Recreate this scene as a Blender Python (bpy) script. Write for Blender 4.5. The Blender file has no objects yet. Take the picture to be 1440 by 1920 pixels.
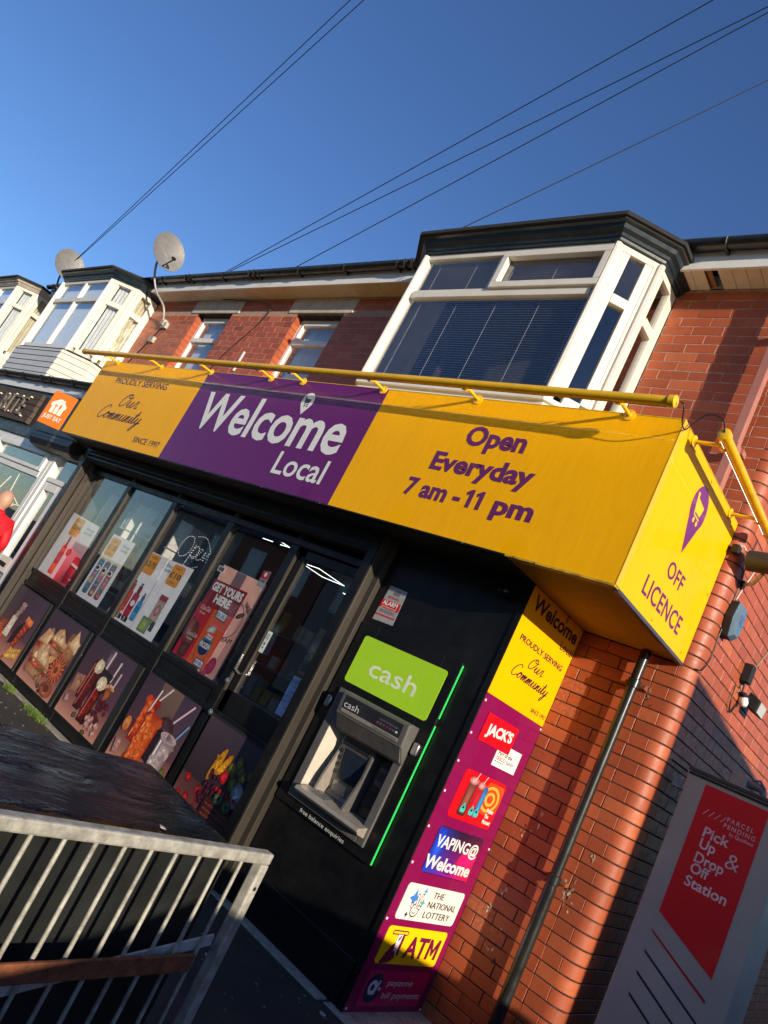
import bpy, bmesh, math, random
from mathutils import Vector, Matrix
random.seed(7)
R_ = math.radians
sc = bpy.context.scene
COL = sc.collection
# ------------------------------------------------------------------ camera
cam = bpy.data.objects.new('camera', bpy.data.cameras.new('camera')); COL.objects.link(cam)
cam.data.sensor_fit = 'HORIZONTAL'; cam.data.sensor_width = 36.0
cam.data.lens = 1378.8 / 1440 * 36.0
cam.data.clip_start = 0.05; cam.data.clip_end = 3000
RW = Matrix(((0.69951, 0.55648, 0.44835), (0.18624, 0.46376, -0.86616), (-0.68993, 0.68939, 0.22077)))
mrot = RW.transposed() @ Matrix(((1, 0, 0), (0, -1, 0), (0, 0, -1)))
cam.matrix_world = Matrix.Translation((0, -4.5, 1.6)) @ mrot.to_4x4()
sc.camera = cam
# ------------------------------------------------------------------ sky, sun, exposure
SUN = Vector((1.0, -0.35, 0.262)).normalized()
EL = math.asin(SUN.z); AZ = math.atan2(SUN.x, SUN.y)
w = bpy.data.worlds.new('World'); sc.world = w; w.use_nodes = True
nt = w.node_tree; bg = nt.nodes['Background']
sky = nt.nodes.new('ShaderNodeTexSky'); sky.sky_type = 'NISHITA'; sky.sun_disc = False
sky.sun_elevation = EL; sky.sun_rotation = AZ
sky.air_density = 1.0; sky.dust_density = 0.15; sky.ozone_density = 4.5; sky.altitude = 0
hs = nt.nodes.new('ShaderNodeHueSaturation'); hs.inputs['Saturation'].default_value = 1.05; hs.inputs['Hue'].default_value = 0.509
nt.links.new(sky.outputs[0], hs.inputs['Color']); nt.links.new(hs.outputs[0], bg.inputs[0]); bg.inputs[1].default_value = 0.128
sl = bpy.data.lights.new('sun', 'SUN'); sl.energy = 4.7; sl.angle = R_(0.5); sl.color = (1.0, 0.86, 0.68)
so = bpy.data.objects.new('sun', sl); COL.objects.link(so)
so.rotation_euler = SUN.to_track_quat('Z', 'Y').to_euler(); so.location = (30, -10, 12)
sc.view_settings.view_transform = 'Standard'; sc.view_settings.look = 'None'
sc.view_settings.exposure = 0.38; sc.view_settings.gamma = 1.0
sc.render.engine = 'CYCLES'
# ------------------------------------------------------------------ materials
MATS = {}
def newmat(name):
    m = bpy.data.materials.new(name); m.use_nodes = True
    return m, m.node_tree, m.node_tree.nodes['Principled BSDF']
def N(t, typ, **kw):
    n = t.nodes.new(typ)
    for k, v in kw.items():
        if k.startswith('i_'):
            key = k[2:]; n.inputs[int(key) if key.isdigit() else key].default_value = v
        else: setattr(n, k, v)
    return n
def mix(t, fac, a, b, mode='MIX'):
    n = t.nodes.new('ShaderNodeMix'); n.data_type = 'RGBA'; n.blend_type = mode
    for s, v in ((0, fac), (6, a), (7, b)):
        if hasattr(v, 'is_output'): t.links.new(v, n.inputs[s])
        else: n.inputs[s].default_value = v if s == 0 else (*v[:3], 1)
    return n.outputs[2]
def coords(t, scale=(1, 1, 1), space='world'):
    if space == 'world': o = N(t, 'ShaderNodeNewGeometry').outputs['Position']
    else: o = N(t, 'ShaderNodeTexCoord').outputs['Object']
    m = N(t, 'ShaderNodeMapping'); t.links.new(o, m.inputs[0]); m.inputs['Scale'].default_value = scale
    return m.outputs[0]
def noise(t, vec, scale=5, detail=4, rough=.6):
    n = N(t, 'ShaderNodeTexNoise'); t.links.new(vec, n.inputs['Vector'])
    n.inputs['Scale'].default_value = scale; n.inputs['Detail'].default_value = detail; n.inputs['Roughness'].default_value = rough
    return n.outputs['Fac']
def ramp(t, fac, stops):
    r = N(t, 'ShaderNodeValToRGB'); t.links.new(fac, r.inputs[0]); e = r.color_ramp.elements
    while len(e) < len(stops): e.new(.5)
    for i, (p, c) in enumerate(stops):
        e[i].position = p; e[i].color = (*c, 1) if isinstance(c, tuple) else (c, c, c, 1)
    return r.outputs[0]
def bump(t, b, h, strength=.3, dist=.01):
    n = N(t, 'ShaderNodeBump'); n.inputs['Strength'].default_value = strength; n.inputs['Distance'].default_value = dist
    t.links.new(h, n.inputs['Height']); t.links.new(n.outputs[0], b.inputs['Normal'])
def mat(name, col, rough=.5, metal=0., var=.18, scale=9, stretch=(1, 1, 1), bmp=.12, coat=0., dirt=None, dirtamt=.4, space='world', spec=.5, bscale=None, coatr=.06):
    """generic surface: base colour, soft variation, optional dirt patches, fine relief"""
    if name in MATS: return MATS[name]
    m, t, b = newmat(name)
    v = coords(t, stretch, space)
    n1 = noise(t, v, scale, 5)
    lo = tuple(c * (1 - var) for c in col); hi = tuple(min(1, c * (1 + var)) for c in col)
    c = ramp(t, n1, [(.3, lo), (.7, hi)])
    if dirt:
        n2 = noise(t, v, scale * .35, 8, .7)
        f = ramp(t, n2, [(.5, 0.), (.68, dirtamt)])
        c = mix(t, f, c, dirt)
    t.links.new(c, b.inputs['Base Color'])
    rr = ramp(t, noise(t, v, scale * 2.3, 3), [(.3, max(0, rough - .08)), (.7, min(1, rough + .1))])
    t.links.new(rr, b.inputs['Roughness'])
    b.inputs['Metallic'].default_value = metal; b.inputs['Specular IOR Level'].default_value = spec
    b.inputs['Coat Weight'].default_value = coat; b.inputs['Coat Roughness'].default_value = coatr
    if bmp: bump(t, b, noise(t, v, bscale or scale * 6, 6, .65), bmp, .004)
    MATS[name] = m; return m
def emis(name, col, s):
    if name in MATS: return MATS[name]
    m, t, b = newmat(name)
    b.inputs['Base Color'].default_value = (*[c * .5 for c in col], 1); b.inputs['Emission Color'].default_value = (*col, 1)
    b.inputs['Emission Strength'].default_value = s; MATS[name] = m; return m
def glassmat(name, tint=(.75, .82, .85), refl=1.0, rough=0.0, wav=.02):
    if name in MATS: return MATS[name]
    m, t, b = newmat(name); t.nodes.remove(b); out = t.nodes['Material Output']
    tr = N(t, 'ShaderNodeBsdfTransparent'); tr.inputs[0].default_value = (*tint, 1)
    gl = N(t, 'ShaderNodeBsdfGlossy'); gl.inputs['Roughness'].default_value = rough; gl.inputs[0].default_value = (.97, .98, 1, 1)
    fr = N(t, 'ShaderNodeFresnel'); bf = N(t, 'ShaderNodeNewGeometry'); io = N(t, 'ShaderNodeMapRange'); io.inputs['To Min'].default_value = 1.52; io.inputs['To Max'].default_value = 1 / 1.52
    t.links.new(bf.outputs['Backfacing'], io.inputs[0]); t.links.new(io.outputs[0], fr.inputs[0])
    bp = N(t, 'ShaderNodeBump'); bp.inputs['Strength'].default_value = wav; bp.inputs['Distance'].default_value = .02
    t.links.new(noise(t, coords(t), 1.7, 1), bp.inputs['Height']); t.links.new(bp.outputs[0], gl.inputs['Normal'])
    mu = N(t, 'ShaderNodeMath', operation='MULTIPLY_ADD'); t.links.new(fr.outputs[0], mu.inputs[0]); mu.inputs[1].default_value = 1.0 * refl; mu.inputs[2].default_value = .03; mu.use_clamp = True
    ms = N(t, 'ShaderNodeMixShader'); t.links.new(mu.outputs[0], ms.inputs[0]); t.links.new(tr.outputs[0], ms.inputs[1]); t.links.new(gl.outputs[0], ms.inputs[2])
    t.links.new(ms.outputs[0], out.inputs[0]); MATS[name] = m; return m
def brickmat(name, per, c0, c1, c2, soot=.22):
    m, t, b = newmat(name)
    if per == 'object': rnd = N(t, 'ShaderNodeObjectInfo').outputs['Random']
    else: rnd = N(t, 'ShaderNodeNewGeometry').outputs['Random Per Island']
    c = ramp(t, rnd, [(0, c0), (.22, c1), (.5, c1), (.72, tuple(x * .8 for x in c1)), (.95, c2), (1, tuple(x * .6 for x in c1))])
    v = coords(t)
    f = ramp(t, noise(t, v, 26, 8, .75), [(.36, 0.), (.72, .40)])
    c = mix(t, f, c, tuple(x * .6 for x in c1))
    f2 = ramp(t, noise(t, v, 2.3, 6, .7), [(.48, 0.), (.72, soot)])
    c = mix(t, f2, c, (.045, .022, .016))
    c = mix(t, ramp(t, noise(t, v, .9, 3, .6), [(.35, 0.), (.75, .3)]), c, tuple(x * .62 for x in c1))
    f4 = ramp(t, noise(t, v, 60, 3, .7), [(.70, 0.), (.78, .5)])
    c = mix(t, f4, c, (.55, .42, .34))
    t.links.new(c, b.inputs['Base Color'])
    t.links.new(ramp(t, noise(t, v, 30, 4), [(.3, .38), (.75, .62)]), b.inputs['Roughness'])
    b.inputs['Specular IOR Level'].default_value = .45
    bump(t, b, noise(t, v, 70, 8, .75), .35, .003)
    return m
BR = ((.34, .072, .026), (.45, .100, .036), (.58, .150, .055))
M_brick = brickmat('red_brick', 'object', *BR)
M_bricks = brickmat('red_brick_far', 'island', *BR)
M_spall = mat('spalled_brick', (.42, .12, .05), .95, var=.35, scale=45, bmp=1.0, bscale=110)
M_mortar = mat('dark_mortar', (.020, .014, .012), .95, var=.5, scale=30, bmp=.8, dirt=(.22, .17, .12), dirtamt=.35)
M_mortar2 = mat('pale_mortar', (.42, .27, .20), .95, var=.3, scale=30, bmp=.8, dirt=(.15, .08, .06), dirtamt=.6)
M_black = mat('black_paint', (.0055, .0055, .006), .36, var=.4, scale=6, bmp=.06, dirt=(.02, .019, .017), dirtamt=.4, coat=.08, coatr=.15, spec=.35)
M_blackm = mat('black_matt', (.011, .011, .011), .7, var=.4, scale=8)
M_guide = mat('weathered_grey_metal', (.062, .054, .044), .5, .35, var=.25, scale=4, stretch=(1, 1, .3), dirt=(.05, .04, .03), dirtamt=.7)
M_mull = mat('dark_aluminium', (.022, .023, .026), .42, .4, var=.25, scale=8, dirt=(.05, .045, .04), dirtamt=.5)
def signmat(name, col, dark, coat=.22, spec=.15):
    m, t, b = newmat(name); v = coords(t, (1, 1, .12))
    c = ramp(t, noise(t, v, 60, 5, .7), [(.3, tuple(x * .9 for x in col)), (.7, col)])
    f = ramp(t, noise(t, coords(t, (1, 1, .18)), 7, 7, .7), [(.46, 0.), (.8, .16)])
    c = mix(t, f, c, dark)
    t.links.new(c, b.inputs['Base Color'])
    t.links.new(ramp(t, noise(t, v, 9, 4), [(.3, .30), (.7, .42)]), b.inputs['Roughness'])
    b.inputs['Coat Weight'].default_value = coat; b.inputs['Coat Roughness'].default_value = .03; b.inputs['Specular IOR Level'].default_value = spec
    nb = N(t, 'ShaderNodeBump'); nb.inputs['Strength'].default_value = .05; nb.inputs['Distance'].default_value = .02
    t.links.new(noise(t, coords(t), 1.4, 2), nb.inputs['Height']); t.links.new(nb.outputs[0], b.inputs['Coat Normal'])
    MATS[name] = m; return m
M_yel = signmat('yellow_sign', (.97, .47, .001), (.6, .25, .005), .12, .05)
M_pur = signmat('purple_sign', (.13, .012, .13), (.07, .01, .07))
M_mag = signmat('magenta_sign', (.23, .004, .072), (.12, .004, .04), .5)
M_yel2 = mat('yellow_paint', (.88, .50, .006), .32, var=.08, scale=14, coat=.4, dirt=(.45, .24, .03), dirtamt=.3)
M_cream = mat('cream_upvc', (.74, .70, .60), .35, var=.05, scale=5, bmp=.03, dirt=(.5, .42, .3), dirtamt=.25, coat=.1)
M_white = mat('white_upvc', (.76, .75, .71), .35, var=.05, scale=5, bmp=.03, dirt=(.5, .46, .38), dirtamt=.25)
M_yelup = mat('aged_cream_upvc', (.80, .73, .55), .4, var=.06, scale=5, bmp=.03)
M_gasket = mat('black_gasket', (.02, .02, .02), .6)
M_gutter = mat('black_gutter', (.012, .013, .015), .32, var=.3, scale=12, coat=.2, dirt=(.05, .045, .04), dirtamt=.4)
M_cornice = mat('blue_black_paint', (.010, .024, .038), .38, var=.3, scale=11, dirt=(.05, .065, .075), dirtamt=.5)
M_felt = mat('mineral_felt', (.028, .029, .030), .95, var=.7, scale=160, bmp=1.0)
M_slate = mat('roof_slate', (.06, .062, .07), .7, var=.35, scale=7)
M_stone = mat('painted_stone', (.52, .46, .37), .85, var=.15, scale=9, bmp=.3, dirt=(.25, .2, .16), dirtamt=.5)
M_soffit = mat('soffit_board', (.66, .58, .47), .5, var=.08, scale=5, dirt=(.42, .32, .22), dirtamt=.3)
M_clad = mat('grey_cladding', (.50, .51, .50), .5, var=.06, scale=5)
M_glass = glassmat('window_glass', (.95, .965, .965), 1.0)
M_glassw = glassmat('shop_window_glass', (.96, .965, .965), .88)
M_glassd = glassmat('dark_glass', (.90, .90, .90), .9)
M_curtain = mat('net_curtain', (.62, .62, .60), .9, var=.16, scale=22, stretch=(3, 3, .25), bmp=.5)
M_lace = mat('cream_lace_curtain', (.62, .56, .42), .9, var=.25, scale=22, stretch=(3, 3, .4), bmp=.5)
M_blind = mat('dusty_blind', (.62, .61, .58), .7, var=.1)
M_cord = mat('blind_cord', (.5, .5, .5), .8)
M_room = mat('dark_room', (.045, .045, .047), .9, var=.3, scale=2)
M_shop = mat('shop_wall', (.05, .05, .055), .8, var=.35, scale=2.2)
M_pipe = mat('black_cast_pipe', (.016, .017, .016), .30, var=.3, scale=5, coat=.15, bmp=.05, dirt=(.04, .037, .03), dirtamt=.3)
M_pink = mat('salmon_pipe', (.42, .17, .13), .45, var=.1, scale=9, dirt=(.25, .12, .1), dirtamt=.3)
M_galv = mat('galvanised_steel', (.42, .41, .35), .5, .25, var=.35, scale=26, bmp=.5, dirt=(.15, .14, .11), dirtamt=.75)
M_rust = mat('rusty_steel', (.23, .075, .03), .8, .2, var=.45, scale=28, bmp=.6, dirt=(.06, .03, .02), dirtamt=.6)
M_wpaint = mat('worn_white_paint', (.45, .45, .43), .6, var=.2, scale=20, dirt=(.12, .11, .1), dirtamt=.5)
M_bin = mat('black_bin_plastic', (.014, .016, .015), .42, var=.4, scale=5, bmp=.2, dirt=(.03, .032, .028), dirtamt=.5)
M_dish = mat('grey_dish', (.19, .185, .175), .5, var=.15, scale=14, dirt=(.24, .22, .18), dirtamt=.4, space='obj')
M_cable = mat('black_cable', (.01, .01, .012), .5)
M_cablew = mat('white_cable', (.6, .57, .5), .6)
M_steel = mat('bare_steel', (.5, .5, .5), .25, .9, var=.15, scale=25)
M_atm = mat('atm_grey', (.13, .125, .115), .42, .25, var=.1, scale=12, bmp=.1)
M_atm2 = mat('atm_beige', (.36, .32, .26), .42, .3, var=.1, scale=16, bmp=.1)
M_atmd = mat('atm_dark', (.022, .024, .027), .35, var=.2)
M_screen = mat('atm_screen', (.02, .03, .045), .12, var=.2)
M_green = mat('lime_sign', (.42, .74, .025), .3, var=.04, scale=5, coat=.3)
M_locker = mat('grey_locker', (.37, .40, .36), .45, .0, var=.1, scale=3, bmp=.03)
M_red = mat('red_vinyl', (.50, .012, .022), .4, var=.08)
M_wood = mat('dark_sign_wood', (.075, .05, .035), .75, var=.4, scale=14, stretch=(.25, 1, 5), bmp=.5, dirt=(.03, .02, .015), dirtamt=.6)
M_concrete = mat('pale_concrete', (.36, .33, .27), .9, var=.25, scale=30, bmp=.7, dirt=(.12, .11, .08), dirtamt=.6)
M_skin = mat('skin', (.48, .28, .19), .5, var=.06, scale=18, bmp=.05)
M_jacket = mat('red_jacket', (.58, .006, .016), .6, var=.25, scale=9, bmp=1.0, bscale=11)
M_whitev = mat('white_vinyl', (.78, .78, .76), .45, var=.03)
M_black2 = mat('black_ink', (.012, .011, .012), .5)
M_leaf = mat('weed_leaf', (.16, .26, .035), .6, var=.4, scale=60)
M_junk = mat('pale_litter', (.45, .42, .38), .9)
def inkmat(name, rough, coat):
    m, t, b = newmat(name)
    a = N(t, 'ShaderNodeAttribute', attribute_name='ink')
    f = ramp(t, noise(t, coords(t), 55, 5, .7), [(.35, 0.), (.75, .35)])
    hs = N(t, 'ShaderNodeHueSaturation'); hs.inputs['Value'].default_value = .78; t.links.new(a.outputs['Color'], hs.inputs['Color'])
    t.links.new(mix(t, f, a.outputs['Color'], hs.outputs[0]), b.inputs['Base Color'])
    b.inputs['Roughness'].default_value = rough; b.inputs['Coat Weight'].default_value = coat; b.inputs['Coat Roughness'].default_value = .1
    MATS[name] = m; return m
M_ink = inkmat('printed_ink', .45, .3); M_inkm = inkmat('printed_paper', .8, .0)
def asphaltmat():
    m, t, b = newmat('asphalt'); v = coords(t)
    c = ramp(t, noise(t, v, 130, 4, .8), [(.35, (.012, .011, .010)), (.6, (.036, .034, .030)), (.75, (.13, .12, .10))])
    c = mix(t, ramp(t, noise(t, v, 1.3, 6, .7), [(.4, 0.), (.7, .6)]), c, (.075, .068, .052))
    c = mix(t, ramp(t, noise(t, v, 5, 6, .7), [(.58, 0.), (.64, .5)]), c, (.05, .075, .02))
    t.links.new(c, b.inputs['Base Color']); b.inputs['Roughness'].default_value = .85
    bump(t, b, noise(t, v, 120, 6, .8), .9, .01); return m
M_asphalt = asphaltmat()
def boxtopmat():
    m, t, b = newmat('wet_black_plastic'); v = coords(t, (2.0, .8, 1))
    b.inputs['Base Color'].default_value = (.010, .010, .011, 1)
    t.links.new(ramp(t, noise(t, v, 4, 5), [(.4, .06), (.65, .36)]), b.inputs['Roughness'])
    n = N(t, 'ShaderNodeTexNoise'); t.links.new(coords(t, (2.2, .9, 1)), n.inputs['Vector']); n.inputs['Scale'].default_value = 3.5; n.inputs['Detail'].default_value = 9; n.inputs['Distortion'].default_value = 1.2
    bump(t, b, n.outputs['Fac'], .55, .03)
    c = ramp(t, noise(t, coords(t), 170, 3, .8), [(.66, (.006, .006, .006)), (.72, (.16, .16, .16))]); t.links.new(c, b.inputs['Base Color'])
    return m
M_wet = boxtopmat()
# ------------------------------------------------------------------ mesh builder
ROOT = {}
def rootloc(o):
    return ROOT.get(o.name, Vector((0, 0, 0))) if o else Vector((0, 0, 0))
class MB:
    def __init__(s): s.v = []; s.f = []; s.m = []
    def quad(s, a, b, c, d, m=0):
        i = len(s.v); s.v += [Vector(a), Vector(b), Vector(c), Vector(d)]; s.f.append((i, i+1, i+2, i+3)); s.m.append(m); return s
    def hexa(s, P, m=0):
        i = len(s.v); s.v += [Vector(p) for p in P]
        for f in ((0, 3, 2, 1), (4, 5, 6, 7), (0, 1, 5, 4), (1, 2, 6, 5), (2, 3, 7, 6), (3, 0, 4, 7)):
            s.f.append(tuple(i + k for k in f)); s.m.append(m)
        return s
    def box(s, x0, x1, y0, y1, z0, z1, m=0):
        return s.hexa([(x0, y0, z0), (x1, y0, z0), (x1, y1, z0), (x0, y1, z0), (x0, y0, z1), (x1, y0, z1), (x1, y1, z1), (x0, y1, z1)], m)
    def bar(s, a, b, w, h, up=(0, 0, 1), m=0):
        a, b = Vector(a), Vector(b); d = (b - a).normalized(); r = d.cross(Vector(up))
        if r.length < 1e-4: r = d.cross(Vector((1, 0, 0)))
        r.normalize(); u = r.cross(d); r = r * w / 2; u = u * h / 2
        return s.hexa([a - r - u, a + r - u, b + r - u, b - r - u, a - r + u, a + r + u, b + r + u, b - r + u], m)
    def tube(s, pts, r, n=10, m=0, caps=True):
        pts = [Vector(p) for p in pts]; rr = r if isinstance(r, (list, tuple)) else [r] * len(pts)
        base = len(s.v); pu = None
        for k, p in enumerate(pts):
            d = (pts[min(k + 1, len(pts) - 1)] - pts[max(k - 1, 0)]).normalized()
            if pu is None: pu = d.orthogonal().normalized()
            u = (pu - d * pu.dot(d)); u = u.normalized() if u.length > 1e-5 else d.orthogonal().normalized(); pu = u; w_ = d.cross(u)
            for j in range(n):
                a = 2 * math.pi * j / n; s.v.append(p + (u * math.cos(a) + w_ * math.sin(a)) * rr[k])
        for k in range(len(pts) - 1):
            for j in range(n):
                a = base + k * n + j; b = base + k * n + (j + 1) % n
                s.f.append((a, b, b + n, a + n)); s.m.append(m)
        if caps:
            s.f.append(tuple(base + j for j in reversed(range(n)))); s.m.append(m)
            s.f.append(tuple(base + (len(pts) - 1) * n + j for j in range(n))); s.m.append(m)
        return s
    def prism(s, poly, ext, m=0):
        i = len(s.v); n = len(poly); ext = Vector(ext)
        s.v += [Vector(p) for p in poly] + [Vector(p) + ext for p in poly]
        s.f.append(tuple(i + k for k in reversed(range(n)))); s.m.append(m)
        s.f.append(tuple(i + n + k for k in range(n))); s.m.append(m)
        for k in range(n):
            a = i + k; b = i + (k + 1) % n; s.f.append((a, b, b + n, a + n)); s.m.append(m)
        return s
    def lathe(s, base, axis, prof, n=16, m=0):
        base = Vector(base); ax = Vector(axis).normalized()
        return s.tube([base + ax * h for h, r in prof], [max(r, 1e-4) for h, r in prof], n, m) if False else s._lathe(base, ax, prof, n, m)
    def _lathe(s, base, ax, prof, n, m):
        u = ax.orthogonal().normalized(); w_ = ax.cross(u); b0 = len(s.v)
        for h, r in prof:
            for j in range(n):
                a = 2 * math.pi * j / n; s.v.append(base + ax * h + (u * math.cos(a) + w_ * math.sin(a)) * max(r, 1e-4))
        for k in range(len(prof) - 1):
            for j in range(n):
                a = b0 + k * n + j; b = b0 + k * n + (j + 1) % n; s.f.append((a, b, b + n, a + n)); s.m.append(m)
        return s
    def build(s, name, mats, parent=None, bevel=0, smooth=False, world=False):
        if not isinstance(mats, (list, tuple)): mats = [mats]
        off = rootloc(parent)
        me = bpy.data.meshes.new(name); me.from_pydata([v - off for v in s.v], [], s.f)
        for m in mats: me.materials.append(m)
        if len(mats) > 1: me.polygons.foreach_set('material_index', s.m)
        me.validate(); me.update()
        bm = bmesh.new(); bm.from_mesh(me); bmesh.ops.recalc_face_normals(bm, faces=bm.faces); bm.to_mesh(me); bm.free()
        if smooth: me.shade_smooth()
        o = bpy.data.objects.new(name, me); COL.objects.link(o)
        if parent: o.parent = parent; ROOT[o.name] = off
        if smooth:
            try: me.set_sharp_from_angle(angle=R_(40))
            except Exception: pass
        if bevel:
            b = o.modifiers.new('edge', 'BEVEL'); b.width = bevel; b.segments = 2; b.limit_method = 'ANGLE'; b.angle_limit = R_(50)
        return o
def thing(name, label, cat, loc=(0, 0, 0), group=None):
    o = bpy.data.objects.new(name, None); COL.objects.link(o); o.location = loc; o.empty_display_size = .1
    ROOT[o.name] = Vector(loc); o['label'] = label; o['category'] = cat
    if group: o['group'] = group
    return o
def tag(o, label=None, cat=None, group=None, kind=None):
    for k, v in (('label', label), ('category', cat), ('group', group), ('kind', kind)):
        if v: o[k] = v
    return o
# ------------------------------------------------------------------ flat faces for print and lettering
class Face:
    def __init__(s, o, u, v, n): s.o = Vector(o); s.u = Vector(u).normalized(); s.v = Vector(v).normalized(); s.n = Vector(n).normalized()
    def at(s, a, b, h=0): return s.o + s.u * a + s.v * b + s.n * h
def front(y): return Face((0, y, 0), (1, 0, 0), (0, 0, 1), (0, -1, 0))      # u = x, v = z
def sidef(x): return Face((x, 0, 0), (0, 1, 0), (0, 0, 1), (1, 0, 0))       # u = y, v = z
def lin(c):
    return tuple((x / 255 / 12.92 if x / 255 <= .04045 else ((x / 255 + .055) / 1.055) ** 2.4) for x in c)
def ell(cx, cy, rx, ry, rot=0, n=18, a0=0, a1=360):
    c, s_ = math.cos(R_(rot)), math.sin(R_(rot)); P = []
    for k in range(n if a1 - a0 >= 360 else n + 1):
        a = R_(a0 + (a1 - a0) * k / n); x, y = rx * math.cos(a), ry * math.sin(a); P.append((cx + x * c - y * s_, cy + x * s_ + y * c))
    return P
def rect(cx, cy, w_, h, rot=0, r=0):
    c, s_ = math.cos(R_(rot)), math.sin(R_(rot)); P = []
    if r <= 0: L = [(-w_/2, -h/2), (w_/2, -h/2), (w_/2, h/2), (-w_/2, h/2)]
    else:
        L = []
        for qx, qy, a0 in ((1, -1, -90), (1, 1, 0), (-1, 1, 90), (-1, -1, 180)):
            for k in range(5):
                a = R_(a0 + k * 22.5); L.append((qx * (w_/2 - r) + r * math.cos(a), qy * (h/2 - r) + r * math.sin(a)))
    return [(cx + x * c - y * s_, cy + x * s_ + y * c) for x, y in L]
def arcband(cx, cy, r0, r1, a0, a1, n=14):
    o = ell(cx, cy, r1, r1, 0, n, a0, a1); i = ell(cx, cy, r0, r0, 0, n, a0, a1)
    return o, i
def prnt(face, parent, name, items, h0=.0012, mat_=None, label=None):
    """printed picture: each item (points, colour[, centre colour]) is a flat layer of ink"""
    V = []; F = []; Cc = []; dh = .00012 if len(items) < 14 else .00002; off = rootloc(parent)
    for k, it in enumerate(items):
        h = h0 + k * dh
        if it[0] == 'grid':                                  # ('grid', u0,u1,v0,v1, [4 colours bl br tr tl])
            _, u0, u1, v0, v1, cs = it; n = 6; b = len(V)
            for j in range(n + 1):
                for i in range(n + 1):
                    a, c = i / n, j / n; V.append(face.at(u0 + (u1 - u0) * a, v0 + (v1 - v0) * c, h))
                    col = [((1-a)*(1-c)*cs[0][q] + a*(1-c)*cs[1][q] + a*c*cs[2][q] + (1-a)*c*cs[3][q]) for q in range(3)]; Cc.append(lin(col))
            for j in range(n):
                for i in range(n): q = b + j * (n + 1) + i; F.append((q, q + 1, q + n + 2, q + n + 1))
        elif it[0] == 'ring':                                # ('ring', outer, inner, colour)
            _, o, i_, c = it; b = len(V); n = len(o)
            for p in o + i_: V.append(face.at(*p, h)); Cc.append(lin(c))
            for q in range(n - 1): F.append((b + q, b + q + 1, b + n + q + 1, b + n + q))
        else:
            P = it[0]; c = lin(it[1]); cc = lin(it[2]) if len(it) > 2 else c; b = len(V); n = len(P)
            if cc == c:
                for p in P: V.append(face.at(*p, h)); Cc.append(c)
                F.append(tuple(range(b, b + n)))
            else:
                for p in P: V.append(face.at(*p, h)); Cc.append(c)
                V.append(face.at(sum(p[0] for p in P) / n, sum(p[1] for p in P) / n, h)); Cc.append(cc)
                for q in range(n): F.append((b + q, b + (q + 1) % n, b + n))
    me = bpy.data.meshes.new(name); me.from_pydata([v - off for v in V], [], F)
    at = me.attributes.new('ink', 'FLOAT_COLOR', 'POINT')
    for i, c in enumerate(Cc): at.data[i].color = (*c, 1)
    me.materials.append(mat_ or M_ink); me.update()
    o = bpy.data.objects.new(name, me); COL.objects.link(o)
    if parent: o.parent = parent; ROOT[o.name] = off
    if label: o['label'] = label
    return o
_cap = [None]
def textmesh(s, bold=0, sp=1.0):
    cu = bpy.data.curves.new('t', 'FONT'); cu.body = s; cu.size = 1; cu.offset = bold; cu.resolution_u = 3; cu.space_character = sp
    ob = bpy.data.objects.new('t', cu); COL.objects.link(ob)
    me = bpy.data.meshes.new_from_object(ob); bpy.data.objects.remove(ob); bpy.data.curves.remove(cu); return me
def text(face, parent, s, u0, u1, v0, cap, m, h=.002, bold=.0, sp=1.0, shear=0, slope=0, name='lettering', align=None):
    """one line of lettering: from u0 to u1 along the baseline v0, capital height cap"""
    if _cap[0] is None:
        t = textmesh('H'); _cap[0] = max(v.co.y for v in t.vertices)
    me = textmesh(s, bold, sp); xs = [v.co.x for v in me.vertices]; x0, x1 = min(xs), max(xs)
    sx = (u1 - u0) / (x1 - x0); sy = cap / (_cap[0] + bold); off = rootloc(parent)
    for v in me.vertices:
        x = (v.co.x - x0) * sx; y = (v.co.y + bold * .5) * sy
        v.co = face.at(u0 + x + shear * y, v0 + y + slope * x, h) - off
    me.name = name; me.materials.clear(); me.materials.append(m)
    for p in me.polygons: p.use_smooth = False
    o = bpy.data.objects.new(name, me); COL.objects.link(o)
    if parent: o.parent = parent; ROOT[o.name] = off
    return o
def catmull(P, n=6):
    if len(P) < 3: return P
    Q = [P[0]] + list(P) + [P[-1]]; out = []
    for i in range(1, len(Q) - 2):
        p0, p1, p2, p3 = Q[i-1], Q[i], Q[i+1], Q[i+2]
        for k in range(n):
            t = k / n
            out.append(tuple(.5 * (2*p1[j] + (p2[j]-p0[j])*t + (2*p0[j]-5*p1[j]+4*p2[j]-p3[j])*t*t + (3*p1[j]-p0[j]-3*p2[j]+p3[j])*t**3) for j in range(len(p1))))
    out.append(tuple(P[-1])); return out
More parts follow.
